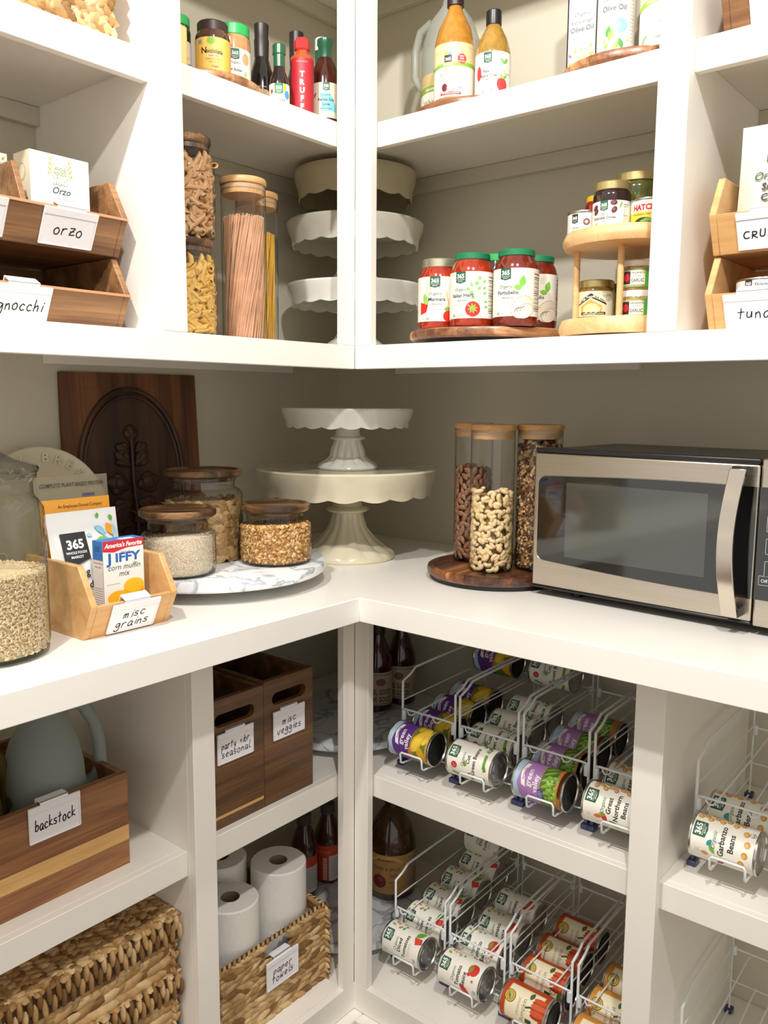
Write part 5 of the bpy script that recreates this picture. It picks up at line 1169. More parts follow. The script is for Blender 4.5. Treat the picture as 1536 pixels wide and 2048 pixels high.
A = Art(); A.logo(-.018, .166, .048, GREEN, .046); A.text('Organic', -.030, .098, .018, '#3c5a47', .6, 2, shear=.15, maxw=.06); A.text('Seasoned', -.045, .081, .0155, INK, 1.6, 2, align='L', maxw=.075); A.text('Croutons', -.045, .064, .0155, INK, 1.6, 2, align='L', maxw=.075)
for px, py in ((-.030, .040), (-.010, .032), (.015, .042)): A.poly([(px-.008, py), (px-.004, py+.010), (px+.006, py+.011), (px+.010, py+.001), (px+.003, py-.006)], '#d8a64a', 2)
pouch_art(p5, A, W_, H_, T_)
p6, W_, H_, T_ = pouch('crouton_bag', 'second frosted bag showing just above the crouton bag', 'bag', (.852, .160, ZS+.135), 0, R(-4), .170, .205, .04, mat('frosted_film', '#b9b9aa', .3))
A = base_label(.25, .030, '#e6e4df'); A.logo(-.022, .029, .012, '#26262a', .016); A.text('Skipjack', .002, .017, .0085, INK, .7, 2, maxw=.030); A.text('Wild Tuna', -.002, .0115, .0045, '#6a6a68', .3, 2); A.leaf(-.021, .010, .010, .005, 0, '#c6443e', 2); A.ell(.033, .014, .011, .011, '#cf3b3b', 2); A.small(.026, .040, .014, 2, '#f0dcd8', .0012, .003, 3); A.leaf(.012, .005, .012, .004, .3, '#6fa8bb', 2)
for k in range(3): A.line([(-.01+.008*i, .026-k*.002+.0007*math.sin(i*1.3+k)) for i in range(5)], .0005, '#7fb0bf', 1)
tincan('tuna_can', 'flat white can of skipjack tuna in the lower bamboo bin, stacked on another', .768, .118, ZS+.0475, .0425, .0355, A, -3)
tincan('tuna_can', 'bottom can of the two tuna cans in the lower bamboo bin', .770, .120, ZS+.0112, .0425, .0355)
# water hyacinth basket, top left
def basket(name, label, o, W, Dp, H, rows=8, hole=None, seed=1, lid=False, braided=False, group=None, n_side=True):
    """open basket: local x = depth away from the front (front at x=0 facing +x side is mirrored), y = width"""
    t = thing(name, label, 'basket', o, group=group); rg = random.Random(seed); mb = MB(); th = .008
    h2 = H-.004
    if hole:
        y0, y1, z0, z1 = hole
        mb.box(-th, -.002, .003, y0, .002, h2, WICKBACK); mb.box(-th, -.002, y1, W-.003, .002, h2, WICKBACK); mb.box(-th, -.002, y0, y1, .002, z0, WICKBACK); mb.box(-th, -.002, y0, y1, z1, h2, WICKBACK)
    else: mb.box(-th, -.002, .003, W-.003, .002, h2, WICKBACK)
    mb.box(-Dp+.002, -Dp+th, .003, W-.003, .002, h2, WICKBACK); mb.box(-Dp+th, -th, .003, th, .002, h2, WICKBACK); mb.box(-Dp+th, -th, W-th, W-.003, .002, h2, WICKBACK); mb.box(-Dp+th, -th, th, W-th, .002, .008, WICKBACK)
    mb.build('frame', t)
    wv = MB(); rh = H/rows
    for j in range(rows):
        z = rh*(j+.5)
        segs = [(0, W)]
        if hole and hole[2]-rh*.3 < z < hole[3]+rh*.3: segs = [(0, hole[0]), (hole[1], W)]
        for a, b in segs:
            if braided: braid(wv, (-.002, a, z), (0, 1, 0), (0, 0, 1), (1, 0, 0), b-a, rh*1.25, rg, seg=.026)
            else: strands(wv, (-.002, a, z-rh/2), (0, 1, 0), (0, 0, 1), (1, 0, 0), b-a, rh, rg, 1, seg=.036, slope=.32*(1 if j % 2 else -1)*(-1 if j % 4 > 1 else 1))
        strands(wv, (-.001, W-.002, z-rh/2), (-1, 0, 0), (0, 0, 1), (0, 1, 0), Dp-.004, rh, rg, 1, seg=.036)
        strands(wv, (-Dp+.001, .002, z-rh/2), (1, 0, 0), (0, 0, 1), (0, -1, 0), Dp-.004, rh, rg, 1, seg=.036)
        strands(wv, (-th-.001, W-th-.001, z-rh/2), (0, -1, 0), (0, 0, 1), (-1, 0, 0), W-2*th, rh, rg, 1, seg=.05, thick=.003) if not hole else None
        strands(wv, (-Dp+th+.001, th, z-rh/2), (0, 1, 0), (0, 0, 1), (1, 0, 0), W-2*th, rh, rg, 1, seg=.05, thick=.003)
        strands(wv, (-th, W-th, z-rh/2), (-1, 0, 0), (0, 0, 1), (0, -1, 0), Dp-2*th, rh, rg, 1, seg=.05, thick=.003)
    wv.build('woven_sides', t, smooth=60)
    rim = MB()
    for a, b in (((-.004, .0, H), (-.004, W, H)), ((-.004, W-.004, H), (-Dp, W-.004, H)), ((-Dp+.004, W, H), (-Dp+.004, 0, H)), ((-Dp, .004, H), (-.004, .004, H))):
        A_, B_ = Vector(a), Vector(b); L_ = (B_-A_).length; d_ = (B_-A_)/L_; k = int(L_/.013)
        rim.tube([A_, B_], .0042, WICKBACK, 6)
        for i in range(k):
            c = A_+d_*(i+.5)*L_/k; e = d_.to_track_quat('X', 'Z').to_matrix() @ Matrix.Rotation(.75, 3, 'Z')
            rim.ell(c, (.0095, .0042, .0060), rg.choice(WICK[:3]), e, 7, 5)
    rim.build('twisted_rim', t, smooth=60)
    return t
basket('wicker_basket', 'thick-braided wicker basket at the top left, on the shelf above the orzo', (-.052, -.862, ZU+.001), .345, .27, .20, rows=8, seed=5, braided=True)

# ------------------------------------------------------------------ lower cabinets: can racks
CR, CL = .0372, .110
def lab365(kind):
    A = Art(); A.rect(-.114, 0, .114, .101, CREAM, 0)
    for s_ in (1,):
        A.logo(.010, .099, .026, GREEN, .0235); organic(A, -.002, .0605, .0095)
        if kind == 'beans':
            A.text('Cut', .000, .0475, .0118, INK, 1.1, 2); A.text('Green Beans', .001, .0335, .0118, INK, 1.1, 2, maxw=.060)
            A.ell(-.018, .083, .0072, .0072, '#c5303a', 2); A.small(-.022, -.014, .084, 3, '#e6a6a6', .0008, .002, 3)
            for x, y, l, r_ in ((-.010, .013, .030, .05), (.026, .016, .016, -.2), (-.014, .055, .010, .6), (.040, .030, .018, .2), (.044, .045, .015, 1.0), (-.045, .040, .020, .4), (-.05, .02, .022, -.4), (.06, .02, .02, .6), (.055, .07, .016, .2), (-.042, .07, .02, 1.2)): 
                ca, sa = math.cos(r_), math.sin(r_); A.poly([(x+a*ca-b*sa, y+a*sa+b*ca) for a, b in ((0, -.0035), (l, -.003), (l, .003), (0, .0035))], '#6f9f38', 1)
            A.poly([(-.013, .006), (-.003, .010), (-.006, .016), (-.016, .013)], '#5f8f2e', 1)
            A.leaf(.030, .012, .03, .009, .5, '#6c8f4a', 1); A.usda(.033, .018, .0048)
        elif kind == 'northern':
            A.text('Great', .0, .0475, .0128, INK, 1.1, 2); A.text('Northern', .0, .0330, .0128, INK, 1.1, 2, maxw=.050); A.text('Beans', .0, .0185, .0128, INK, 1.1, 2)
            for x, y, r_ in ((.034, .088, .2), (.040, .080, 1.2), (.032, .070, .6), (.038, .060, 2.), (.034, .050, .4), (.040, .038, 1.4), (.036, .026, .4), (.046, .09, .8), (.05, .07, .2), (.05, .05, 1.2), (.05, .03, .5)): A.ell(x, y, .0075, .0050, '#c79257', 1, rot=r_); A.ell(x-.001, y+.001, .0045, .0028, '#dcb07a', 2, rot=r_)
            A.leaf(-.026, .080, .018, .009, -1.4, '#d9772c', 1); A.leaf(-.018, .070, .015, .007, -1.6, '#7fb243', 1); A.leaf(-.034, .055, .022, .011, .4, '#c23b35', 1); A.leaf(-.04, .03, .024, .012, 1., '#7aa345', 1); A.leaf(.065, .05, .02, .01, .4, '#d98a3c', 1); A.leaf(.07, .07, .02, .01, 1.4, '#6f9f4a', 1)
        elif kind == 'garbanzo':
            A.text('Garbanzo', .0, .0465, .0132, INK, 1.1, 2, maxw=.056); A.text('Beans', .0, .0310, .0132, INK, 1.1, 2)
            for x, y in ((.036, .094), (.041, .085), (.034, .077), (.041, .068), (.036, .058), (.042, .048), (.036, .036), (.024, .016), (.006, .011), (-.012, .013), (-.028, .018), (.044, .026), (.05, .095), (.053, .075), (.054, .06), (.05, .035)): A.ell(x, y, .0058, .0052, '#cf9440', 1); A.ell(x-.001, y+.001, .0035, .003, '#e6b566', 2)
            A.leaf(-.014, .074, .014, .008, -.6, '#2f8f94', 1); A.leaf(-.026, .06, .02, .008, .6, '#7fae4a', 1); A.leaf(-.034, .045, .018, .009, 2.4, '#b0424a', 1); A.leaf(-.03, .07, .014, .008, 1.4, '#dc9440', 1); A.usda(.026, .006, .0052)
        elif kind == 'diced':
            A.text('Diced', -.002, .0490, .0125, INK, 1.1, 2); A.text('Tomatoes', .0, .0345, .0125, INK, 1.1, 2, maxw=.050); A.small(-.016, .012, .028, 2, '#8fb59c', .0011, .003)
            A.leaf(.028, .022, .030, .017, -.5, '#67a83c', 1); A.poly([(.012, .016), (.028, .024), (.030, .004), (.018, .000)], '#d94436', 2)
            for x, y, l, r_, c in ((.034, .085, .012, 1.2, '#7fb243'), (.040, .078, .012, .6, '#e0903c'), (.030, .074, .012, -.6, '#c9403c'), (.038, .066, .010, 2.2, '#8bb84a'), (.044, .088, .010, .2, '#cc4a40'), (.030, .062, .011, -.2, '#5f9f4a'), (.046, .070, .010, -.6, '#dba03c'), (.040, .056, .010, .4, '#7a8f44')): A.leaf(x, y, l, l*.55, r_, c, 1)
            A.usda(-.022, .010, .0045)
        elif kind == 'sauce':
            A.text('Tomato', -.002, .0475, .0130, INK, 1.1, 2, maxw=.046); A.text('Sauce', -.004, .0330, .0130, INK, 1.1, 2)
            A.ell(.022, .020, .0135, .0125, '#cf3328', 2); A.ell(.010, .028, .004, .004, '#cf3328', 2)
            for k in range(5): A.leaf(.022, .022, .012, .003, .5+k*.5, '#7a9a38', 3)
            A.poly([(-.004, .016), (0, .019), (.003, .015), (-.001, .012)], '#d8574c', 2); A.leaf(-.036, .020, .032, .016, .9, '#cf3328', 1); A.usda(-.022, .008, .0048)
            for x, y, l, r_, c in ((.034, .086, .012, 1.0, '#7fb243'), (.040, .078, .011, .4, '#e8b54a'), (.036, .068, .010, -.4, '#6fb0c0'), (.044, .066, .011, 1.2, '#dba03c'), (.040, .056, .010, .2, '#7aa84a'), (.046, .088, .009, .2, '#d8574c')): A.leaf(x, y, l, l*.55, r_, c, 1)
    A.small(-.030, -.020, .092, 3, '#b5b2a5', .0008, .003); A.nutri(-.105, -.06, .006, .095)
    return A
def labvalley(kind):
    A = Art(); v1, v2 = ('#5b2e86', '#4a2572') if kind == 'corn' else ('#a678b4', '#8f5fa0')
    A.rect(-.114, 0, .114, .101, '#b98a4a', 0); A.rect(-.114, .045, .114, .101, v1, 1); A.poly([(-.114, .092), (-.04, .086), (-.01, .093), (.03, .087), (.114, .094), (.114, .101), (-.114, .101)], '#a9c3d6', 2)
    A.poly([(-.016, .074), (-.012, .083), (.012, .088), (.034, .084), (.034, .076), (.012, .080), (-.010, .075)], '#efe9dc', 3); A.text('organic', .010, .0785, .0085, v2, .8, 4, maxw=.034)
    A.text('green', .004, .0640, .0155, '#f2eee6', .6, 3, maxw=.044); A.text('valley', -.004, .0490, .0155, '#f2eee6', .6, 3, maxw=.046)
    A.rect(-.114, 0, .114, .044, '#6f7a2a' if kind == 'corn' else '#4d6a22', 1)
    if kind == 'corn':
        A.ell(.004, .027, .027, .0125, '#e0b21c', 3, rot=-.35); A.ell(.022, .014, .024, .011, '#e9c43a', 2, rot=.1); A.ell(-.028, .012, .022, .010, '#d9a916', 2, rot=.5); A.ell(.045, .028, .020, .010, '#d9a916', 2, rot=-.3)
        for i in range(5):
            for j in range(12): A.ell(.004+(j-5.5)*.0042*.94-(i-2)*.0036*.34, .027-(j-5.5)*.0042*.34+(i-2)*.0036, .0017, .0015, '#f3d65a', 4, n=6)
        A.rect(-.030, .036, -.014, .048, '#d8873a', 4); A.small(-.028, -.016, .045, 3, '#7a3b1a', .0012, .003, 5)
        A.rect(-.114, 0, .114, .004, '#c9a24a', 2)
    else:
        rr = random.Random(3); A.poly([(-.06, .0), (-.03, .018), (.0, .012), (.04, .016), (.114, .0)], '#b9763a', 2); A.rect(-.114, 0, .114, .007, '#b9763a', 2)
        for k in range(6): A.leaf(-.02+k*.012, .044, .034, .007, -1.2+k*.07, '#7fa63a', 2)
        for k in range(46): A.ell(rr.uniform(-.032, .018), rr.uniform(.010, .030), .0033, .0033, rr.choice(['#7da838', '#93bf4a', '#6a962e']), 3+k % 3, n=8)
        A.rect(-.030, .036, -.012, .047, '#4a3a8f', 4); A.small(-.028, -.014, .044, 3, '#c8c0e6', .0012, .003, 5)
    return A
def labpumpkin(main, gourd):
    A = Art(); A.rect(-.114, 0, .114, .101, main, 0); A.rect(-.036, .012, .040, .091, '#d9b56a', 1); A.rect(-.034, .014, .038, .089, '#efe4c4', 2)
    A.ell(.012, .083, .0125, .0125, '#3f3a1e', 3, n=24); A.ell(.012, .083, .0112, .0112, '#cfae3c', 4, n=24); A.ell(.012, .083, .0078, .0078, '#5a5426', 5, n=20); A.ell(.012, .083, .0070, .0070, '#c7b45a', 6, n=20); A.leaf(.006, .081, .013, .006, .5, '#7a7a30', 7)
    A.text('ORGANIC', .0, .058, .0080, '#a89a78', .2, 3, maxw=.038); A.text('Pumpkin' if gourd == 'p' else 'Butternut', -.004, .0455, .0130, '#8f8468', .2, 3, maxw=.050); A.ell(-.004, .036, .005, .005, '#cfc3a0', 3); A.ell(-.004, .036, .0042, .0042, '#efe4c4', 4)
    A.rect(-.026, .028, -.016, .042, '#3c4a2a', 4)
    c1, c2 = ('#cf5420', '#a83a12') if gourd == 'p' else ('#d99a4a', '#b8742c')
    for k in range(6): A.ell(.010+(k-2.5)*.0062, .018, .0052, .0175-abs(k-2.5)*.0013, c1 if k % 2 else c2, 4+k % 2)
    A.line([(.008, .034), (.004, .044)], .0035, '#4a4a22', 7); A.leaf(.020, .040, .018, .010, -.2, '#4a6a2c', 5); A.leaf(-.030, .004, .022, .014, .3, '#4a6a2c', 5)
    A.rect(-.114, .0, .114, .004, '#8a8a84', 1)
    return A
ARTS = {'corn': labvalley('corn'), 'peas': labvalley('peas'), 'pumpkin': labpumpkin('#b8421c', 'p'), 'squash': labpumpkin('#cf8f3c', 's')}
for k_ in ('beans', 'northern', 'garbanzo', 'diced', 'sauce'): ARTS[k_] = lab365(k_)
PROTO = {}
def lying_can(kind, label, xr, y, z, roll, group=None, dark=None):
    """tin can lying on its side, its base at world x = xr, its top towards -x; z is the axis height"""
    dark = kind in ('corn', 'peas', 'pumpkin', 'squash') if dark is None else dark
    if kind not in PROTO:
        t = thing('food_can', 'proto', 'can', (0, 0, 0)); r, h = CR, CL
        MB().lathe([(r*.97, .0035), (r*.97, h-.0035)], TIN, 56).build('can_body', t)
        e = MB(); em = TINDARK if dark else TIN
        for s_ in (0, 1):
            pr = [(0, .004), (r*.32, .004), (r*.34, .0034), (r*.52, .0034), (r*.54, .0042), (r*.70, .0042), (r*.72, .0036), (r*.86, .0036), (r*.90, .0030), (r*.925, .0002), (r*.965, -.0004), (r*1.0, .0008), (r*1.0, .0026), (r*.972, .0038)]
            if s_: pr = [(a, h-b) for a, b in pr]
            mbb = MB(); mbb.lathe(pr, TIN, 56)
            if dark: mbb = MB(); mbb.lathe(pr[:9], TINDARK, 56); mbb.lathe(pr[8:], TIN, 56)
            mbb.build('can_end', t)
        ARTS[kind].wrap('printed_label', t, r*.97+.0002, R(-62), .0045)
        PROTO[kind] = t
        o = t
    else: o = copy_tree(PROTO[kind])
    Rm = Matrix.Rotation(R(-90), 4, 'Y') @ Matrix.Rotation(R(roll), 4, 'Z')
    o.matrix_world = Matrix.Translation((xr, y, z)) @ Rm
    o['label'] = label
    if group: o['group'] = group
    return o
RG = 'wire can racks'
def can_rack(label, x0, zs, yf, yb=.445, w_=.143):
    t = thing('can_rack', label, 'rack', (x0, yf, zs), group=None); D_ = yb-yf; r_ = .0022
    for s_, x in (('', 0), ('', w_)):
        mb = MB(); mb.tube([(x, .001, .003), (x, 0, .195), (x, .026, .203), (x, .047, .216), (x, D_*.5, .219), (x, D_, .220)], .0028, WIRE, 8).tube([(x, D_, .220), (x, D_, .003)], .0022, WIRE, 6)
        for z1, z2 in ((.150, .156), (.092, .100), (.036, .044)): mb.tube([(x, .001, z1), (x, D_, z2)], .0016, WIRE, 6)
        mb.tube([(x, .001, .006), (x, D_, .006)], .0022, WIRE, 6)
        mb.build('side_frame', t, smooth=60)
    xa, xb = .030, w_-.042
    ut = MB()
    ut.tube([(.003, .002, .120), (.004, -.002, .131), (.012, -.004, .1325), (w_-.012, -.004, .1325), (w_-.004, -.002, .131), (w_-.003, .002, .120)], .0024, WIRE, 8)
    for x in (xa, xb): ut.tube([(x-.012, -.006, .130), (x-.006, -.008, .1235), (x, -.004, .1225), (x+.004, .010, .127), (x+.004, D_*.6, .136), (x+.004, D_, .146)], .0018, WIRE, 6)
    ut.tube([(0, D_, .152), (w_, D_, .152)], .0022, WIRE, 6)
    ut.build('upper_tray', t, smooth=60)
    lt = MB(); xa, xb = .051, .108
    lt.tube([(xa, D_, .078), (xa, 0, .039), (xa, -.030, .036), (xa, -.064, .038), (xa, -.0705, .042), (xa, -.0725, .061), (xa+.003, -.0725, .065), (xb-.003, -.0725, .065), (xb, -.0725, .061), (xb, -.0705, .042), (xb, -.064, .038), (xb, -.030, .036), (xb, 0, .039), (xb, D_, .078)], .0022, WIRE, 8)
    for y, z in ((.004, .036), (D_*.5, .056), (D_, .077)): lt.tube([(0, y, z-.002), (w_, y, z-.002)], .0018, WIRE, 6)
    lt.build('lower_tray', t, smooth=60)
    for x in (.004, w_-.004):
        MB().cyl(.0055, .106, .128, WIRE, 12, Matrix.Translation((x, .000, 0))).build('tray_clip', t)
        MB().cyl(.0050, .138, .158, WIRE, 12, Matrix.Translation((x, D_, 0))).build('tray_clip', t)
    FOOT = mat('smoky_blue_foot', '#3c3f63', .25, var=.2, scale=60)
    for x in (0, w_):
        MB().box(x-.008, x+.008, -.010, .012, 0, .010, FOOT).box(x-.0035, x+.0035, -.004, .006, .010, .022, FOOT).build('foot', t, bevel=.0015)
        MB().box(x-.008, x+.008, D_-.008, D_+.010, 0, .010, FOOT).build('foot', t, bevel=.0015)
    return t
ORD = ('front', 'second', 'third', 'fourth', 'fifth')
NAMES = {'corn': 'purple-labelled can of corn', 'beans': 'cream-labelled can of cut green beans', 'peas': 'lilac-labelled can of sweet peas', 'northern': 'can of great northern beans',
         'diced': 'cream-labelled can of diced tomatoes', 'sauce': 'cream-labelled can of tomato sauce', 'pumpkin': 'rust-red can of pumpkin', 'squash': 'orange-yellow can of butternut squash', 'garbanzo': 'cream-labelled can of garbanzo beans'}
def lane(kind, x0, zs, yf, n, rack_label, where, front_dy=0.0, top=0, w_=.143):
    can_rack(rack_label, x0, zs, yf, w_=w_)
    rg = random.Random(kind+where); xr = x0+w_/2+CL/2-.004
    for i in range(n):
        y = yf-.032+front_dy if i == 0 else yf+.048+(i-1)*.0755; z = zs+.0765 if i == 0 else zs+.042+CR+.0110*(i-.2)
        lying_can(kind, '%s, %s in its rack, %s' % (NAMES[kind], {0: 'foremost'}.get(i, ORD[i]+' from the front'), where), xr+rg.uniform(-.003, .003), y, z, rg.uniform(-8, 8) if i else 0)
    for j in range(top): lying_can(kind, '%s at the back of the upper tray, %s' % (NAMES[kind], where), xr, yf+.30, zs+.186, rg.uniform(-10, 10))
Y1 = .104
for i, (k, n, tp, w1, w2) in enumerate((('corn', 4, 1, 'white wire can rack of purple corn cans, nearest the corner post', 'under the counter'), ('beans', 4, 1, 'white wire can rack of green bean cans on the shelf under the counter', 'under the counter'),
                        ('peas', 4, 0, 'white wire can rack of lilac pea cans on the shelf under the counter', 'under the counter'), ('northern', 2, 0, 'white wire can rack of great northern beans, beside the right stile', 'beside the right stile'))):
    lane(k, .0545+.1552*i, ZL, Y1, n, w1, w2, top=tp, w_=.143 if i < 3 else .137)
Y2 = .122
for i, (k, n, tp, w1, w2) in enumerate((('diced', 5, 1, 'white wire can rack of diced tomato cans, nearest the post on the bottom shelf', 'bottom shelf'), ('sauce', 4, 0, 'white wire can rack of tomato sauce cans on the bottom shelf', 'bottom shelf'),
                        ('pumpkin', 4, 0, 'white wire can rack of rust-red pumpkin cans on the bottom shelf', 'bottom shelf'), ('squash', 3, 0, 'white wire can rack of orange-yellow cans beside the right stile, bottom shelf', 'bottom shelf'))):
    lane(k, .0250+.1570*i, ZB, Y2, n, w1, w2, top=tp)
lane('garbanzo', .712, ZL, .108, 2, 'white wire can rack of garbanzo bean cans in the right-hand bay', 'right-hand bay')
can_rack('empty white wire can rack on the bottom shelf of the right-hand bay', .700, ZB, .135)
can_rack('second empty wire can rack, cut off by the right edge of the picture', .858, ZB, .135)

# ------------------------------------------------------------------ the corner turntables and their bottles
_, ZK = turntable('turntable', 'large marble turntable in the dark corner of the shelf under the counter', -.178, .178, ZL, .196, MARB, mat('turntable_foot', '#b9b6ae'), th=.020, lift=.018, base_r=.1)
_, ZKB = turntable('turntable', 'large marble turntable in the corner of the bottom shelf, under the juice bottles', -.178, .178, ZB, .196, MARB, mat('turntable_foot', '#b9b6ae'), th=.020, lift=.018, base_r=.1)
def good_label():
    A = base_label(.22, .085, '#a99a86'); A.rect(-.11, .078, .11, .0795, '#4a3a34', 1); A.rect(-.11, .003, .11, .0045, '#4a3a34', 1)
    A.ell(0, .060, .013, .010, '#7a4a44', 1); A.text('FEEL GOOD', 0, .028, .0185, '#3a2f2c', .8, 2, maxw=.058); A.text('LIVE GOOD', 0, .009, .0185, '#3a2f2c', .8, 2, maxw=.058); return A
JP = [(.033, 0), (.0375, .005), (.0375, .115), (.035, .135), (.024, .165), (.0165, .185), (.0155, .205)]
DKJ = gloss('dark_red_juice', '#2b0c10', '#3a1216')
bottle('juice_bottle', 'dark red juice bottle with a tan label in the corner, in front of its twin', -.150, .262, ZK, JP, DKJ, [(.018, .195), (.018, .222), (.016, .224)], mat('dark_cap', '#2b1a1c'), good_label(), .018, .0375, 12)
bottle('juice_bottle', 'second dark red juice bottle with a tan label, behind and right of its twin', -.135, .340, ZK, JP, DKJ, [(.018, .195), (.018, .222), (.016, .224)], mat('dark_cap', '#2b1a1c'), good_label(), .018, .0375, -10)
def orange_label():
    A = base_label(.20, .105, '#c8431f'); A.rect(.004, .0, .06, .070, '#c9c6c8', 1); A.small(.010, .045, .062, 9, '#55555a', .0012, .0062); A.rect(-.06, .0, .002, .070, '#b5361f', 1)
    for k in range(12): A.rect(-.012, .004+k*.0052, -.001, .0065+k*.0052, '#e8dcd6', 2)
    A.text('VITAMINWATER', -.018, .078, .008, '#e2866a', .5, 2, maxw=.05); return A
OP = [(.030, 0), (.0335, .005), (.0335, .100), (.035, .118), (.0335, .138), (.024, .165), (.016, .182), (.015, .195)]
AMB = gloss('amber_drink', '#4a2814', '#38200f')
bottle('drink_bottle', 'amber drink bottle with an orange and grey label, right behind the paper towels', -.292, .135, ZKB, OP, AMB, [(.019, .188), (.019, .212), (.017, .214)], glass('frosted_cap', '#8a8078', .3, '#554d46', .6, '#80766c'), orange_label(), .010, .0337, -6)
bottle('drink_bottle', 'amber drink bottle with an orange and grey label, next to the corner post', -.285, .218, ZKB, OP, AMB, [(.019, .188), (.019, .212), (.017, .214)], glass('frosted_cap', '#8a8078', .3, '#554d46', .6, '#80766c'), orange_label(), .010, .0337, -2)
A = base_label(.36, .105, '#b5894e'); A.poly([(-.045, .080), (-.02, .094), (.02, .094), (.045, .080), (.045, .088), (.02, .102), (-.02, .102), (-.045, .088)], '#c9a76c', 1); A.text("MUSSELMAN'S", 0, .088, .0075, '#4f3a1e', .6, 3, maxw=.05); A.text('CIDER & SPICE', .0, .064, .0115, '#5a4526', .5, 2, maxw=.075)
A.ell(-.018, .032, .019, .018, '#6b1f1c', 2); A.ell(-.014, .038, .008, .007, '#8f3a30', 3); A.line([(-.018, .050), (-.020, .057)], .0015, '#3c2c1a', 3); A.rect(.010, .046, .032, .056, '#9c7440', 2); A.text('100% Juice', .021, .030, .0065, '#4f3a1e', .6, 2); A.text('Cider', .021, .020, .0065, '#4f3a1e', .6, 2); A.rect(.055, .004, .10, .10, '#a8937a', 2); A.small(.058, .095, .094, 14, '#5c4c3a', .0014, .006, 3)
bottle('cider_jug', 'large jug of spiced apple cider with an apple on its tan label, beside the post', -.120, .288, ZKB, [(.055, 0), (.062, .008), (.063, .02), (.063, .13), (.061, .155), (.050, .19), (.032, .22), (.019, .235), (.0185, .25)], gloss('cider', '#4a2c10', '#332009'), [(.021, .245), (.021, .27), (.019, .272)], mat('dark_cap', '#2b1a1c'), A, .022, .0632, -14, cat='jug', body='jug_body')

# ------------------------------------------------------------------ crates, jugs, towels and baskets on the left
def crate(name, label, o, W, Dp, H, mats, slot=None, stripe=None, slot_side=True, rz=0):
    """open box: front face at x=0 towards +x, width along y, depth towards -x"""
    t = thing(name, label, 'crate', o, rz=rz); th = .012; m0, m1 = mats
    def face(nm, x0, x1):
        mb = MB()
        if slot:
            cy, cz, sw, sh = slot; r_ = sh/2; yl, yr = cy-sw/2, cy+sw/2
            mb.box(x0, x1, 0, W, 0, cz-r_, m0).box(x0, x1, 0, W, cz+r_, H, m0).box(x0, x1, 0, yl, cz-r_, cz+r_, m0).box(x0, x1, yr, W, cz-r_, cz+r_, m0)
            for sx in (-1, 1):
                for sz in (-1, 1):
                    ec = yr if sx > 0 else yl; arc = [(ec-sx*r_+sx*r_*math.cos(R(9*k)), cz+sz*r_*math.sin(R(9*k))) for k in range(11)]
                    mb.prism([(ec, cz+sz*r_)]+arc, 0, x0, x1, m0)
        elif stripe: mb.box(x0, x1, 0, W, 0, stripe[0], m0).box(x0, x1, 0, W, stripe[1], H, m0)
        else: mb.box(x0, x1, 0, W, 0, H, m0)
        return mb.build(nm, t)
    face('front', -th, 0)
    if stripe: MB().box(-th, 0.0002, 0, W, stripe[0], stripe[1], m1).build('pale_stripe', t)
    face('back', -Dp, -Dp+th)
    for a in (0, W-th):
        MB().box(-Dp+th, -th, a+.0003, a+th-.0003, 0, H-.0003, m0).build('side', t, bevel=.001)
    MB().box(-Dp+th, -th, th, W-th, .001, .010, m0).build('floor_board', t)
    return t
c1 = crate('wooden_crate', 'dark wooden crate with a hand slot, its tag reading party and seasonal', (-.030, -.392, ZL), .152, .33, .257, (ACDARK, ACPALE), slot=(.078, .215, .10, .026))
MB().box(-.0115, .0003, .004, .150, .020, .026, ACPALE).build('pale_strip', c1)
label_holder(c1, (.0006, .0765, .160), (0, 1, 0), (0, 0, 1), .090, .060, ['party &/or', 'seasonal'], size=.0135)
c2 = crate('wooden_crate', 'dark wooden crate with a hand slot, its tag reading misc veggies', (-.030, -.239, ZL), .139, .33, .261, (ACDARK, ACPALE), slot=(.070, .219, .095, .026))
label_holder(c2, (.0006, .067, .163), (0, 1, 0), (0, 0, 1), .088, .060, ['misc', 'veggies'], size=.0145)
BST = wood('backstock_wood', ['#57351d', '#7a4e2c', '#9a6a40', '#b07e50'], 1, .45, .9, coat=.1)
c3 = crate('wooden_crate', 'wide brown wooden crate with a pale stripe, its tag reading backstock', (-.0615, -.885, ZL), .351, .30, .170, (BST, ACPALE), stripe=(.045, .073))
label_holder(c3, (.0006, .885-.672, .141), (0, 1, 0), (0, 0, 1), .090, .060, ['backstock'], size=.0165)
JUG = glass('frosted_jug', '#cdd6d2', .35, '#a9b4b0', .60, '#c3cbc5', .6)
def gallon(name, label, x, y, z, m, rz, h=.265):
    t = thing(name, label, 'jug', (x, y, z), rz=rz); mb = MB()
    prof = [(0, .003), (.062, .003), (.072, .010), (.075, .02), (.075, .135), (.073, .155), (.064, .185), (.046, .215), (.028, .236), (.0195, .244), (.0185, h-.012), (0, h-.012)]
    def rf(a, r, zz):
        # flattened on the handle side above the shoulder line
        if .09 < zz < .235 and r > .03:
            k = max(0, math.cos(a)); return r*(1-.38*k*k*(1 if zz > .12 else (zz-.09)/.03)), zz
        return r, zz
    mb.lathe(prof, m, 48, rf=rf); mb.build('jug_body', t, smooth=60)
    MB().tube([(.018, 0, .225), (.036, 0, .238), (.056, 0, .228), (.074, 0, .200), (.083, 0, .165), (.084, 0, .128), (.076, 0, .108), (.058, 0, .098)], .0105, m, 14, rad=[.010, .011, .011, .0105, .0105, .0115, .013, .013]).build('handle', t, smooth=60)
    MB().cyl(.020, h-.016, h, mat('jug_cap', '#d8d8d2', .4), 32).build('cap', t)
    return t
g1 = gallon('plastic_jug', 'frosted plastic gallon jug with a loop handle standing in the backstock crate', -.165, -.618, ZL+.011, JUG, R(78)); g1.scale = (1.04, 1.04, 1.18)
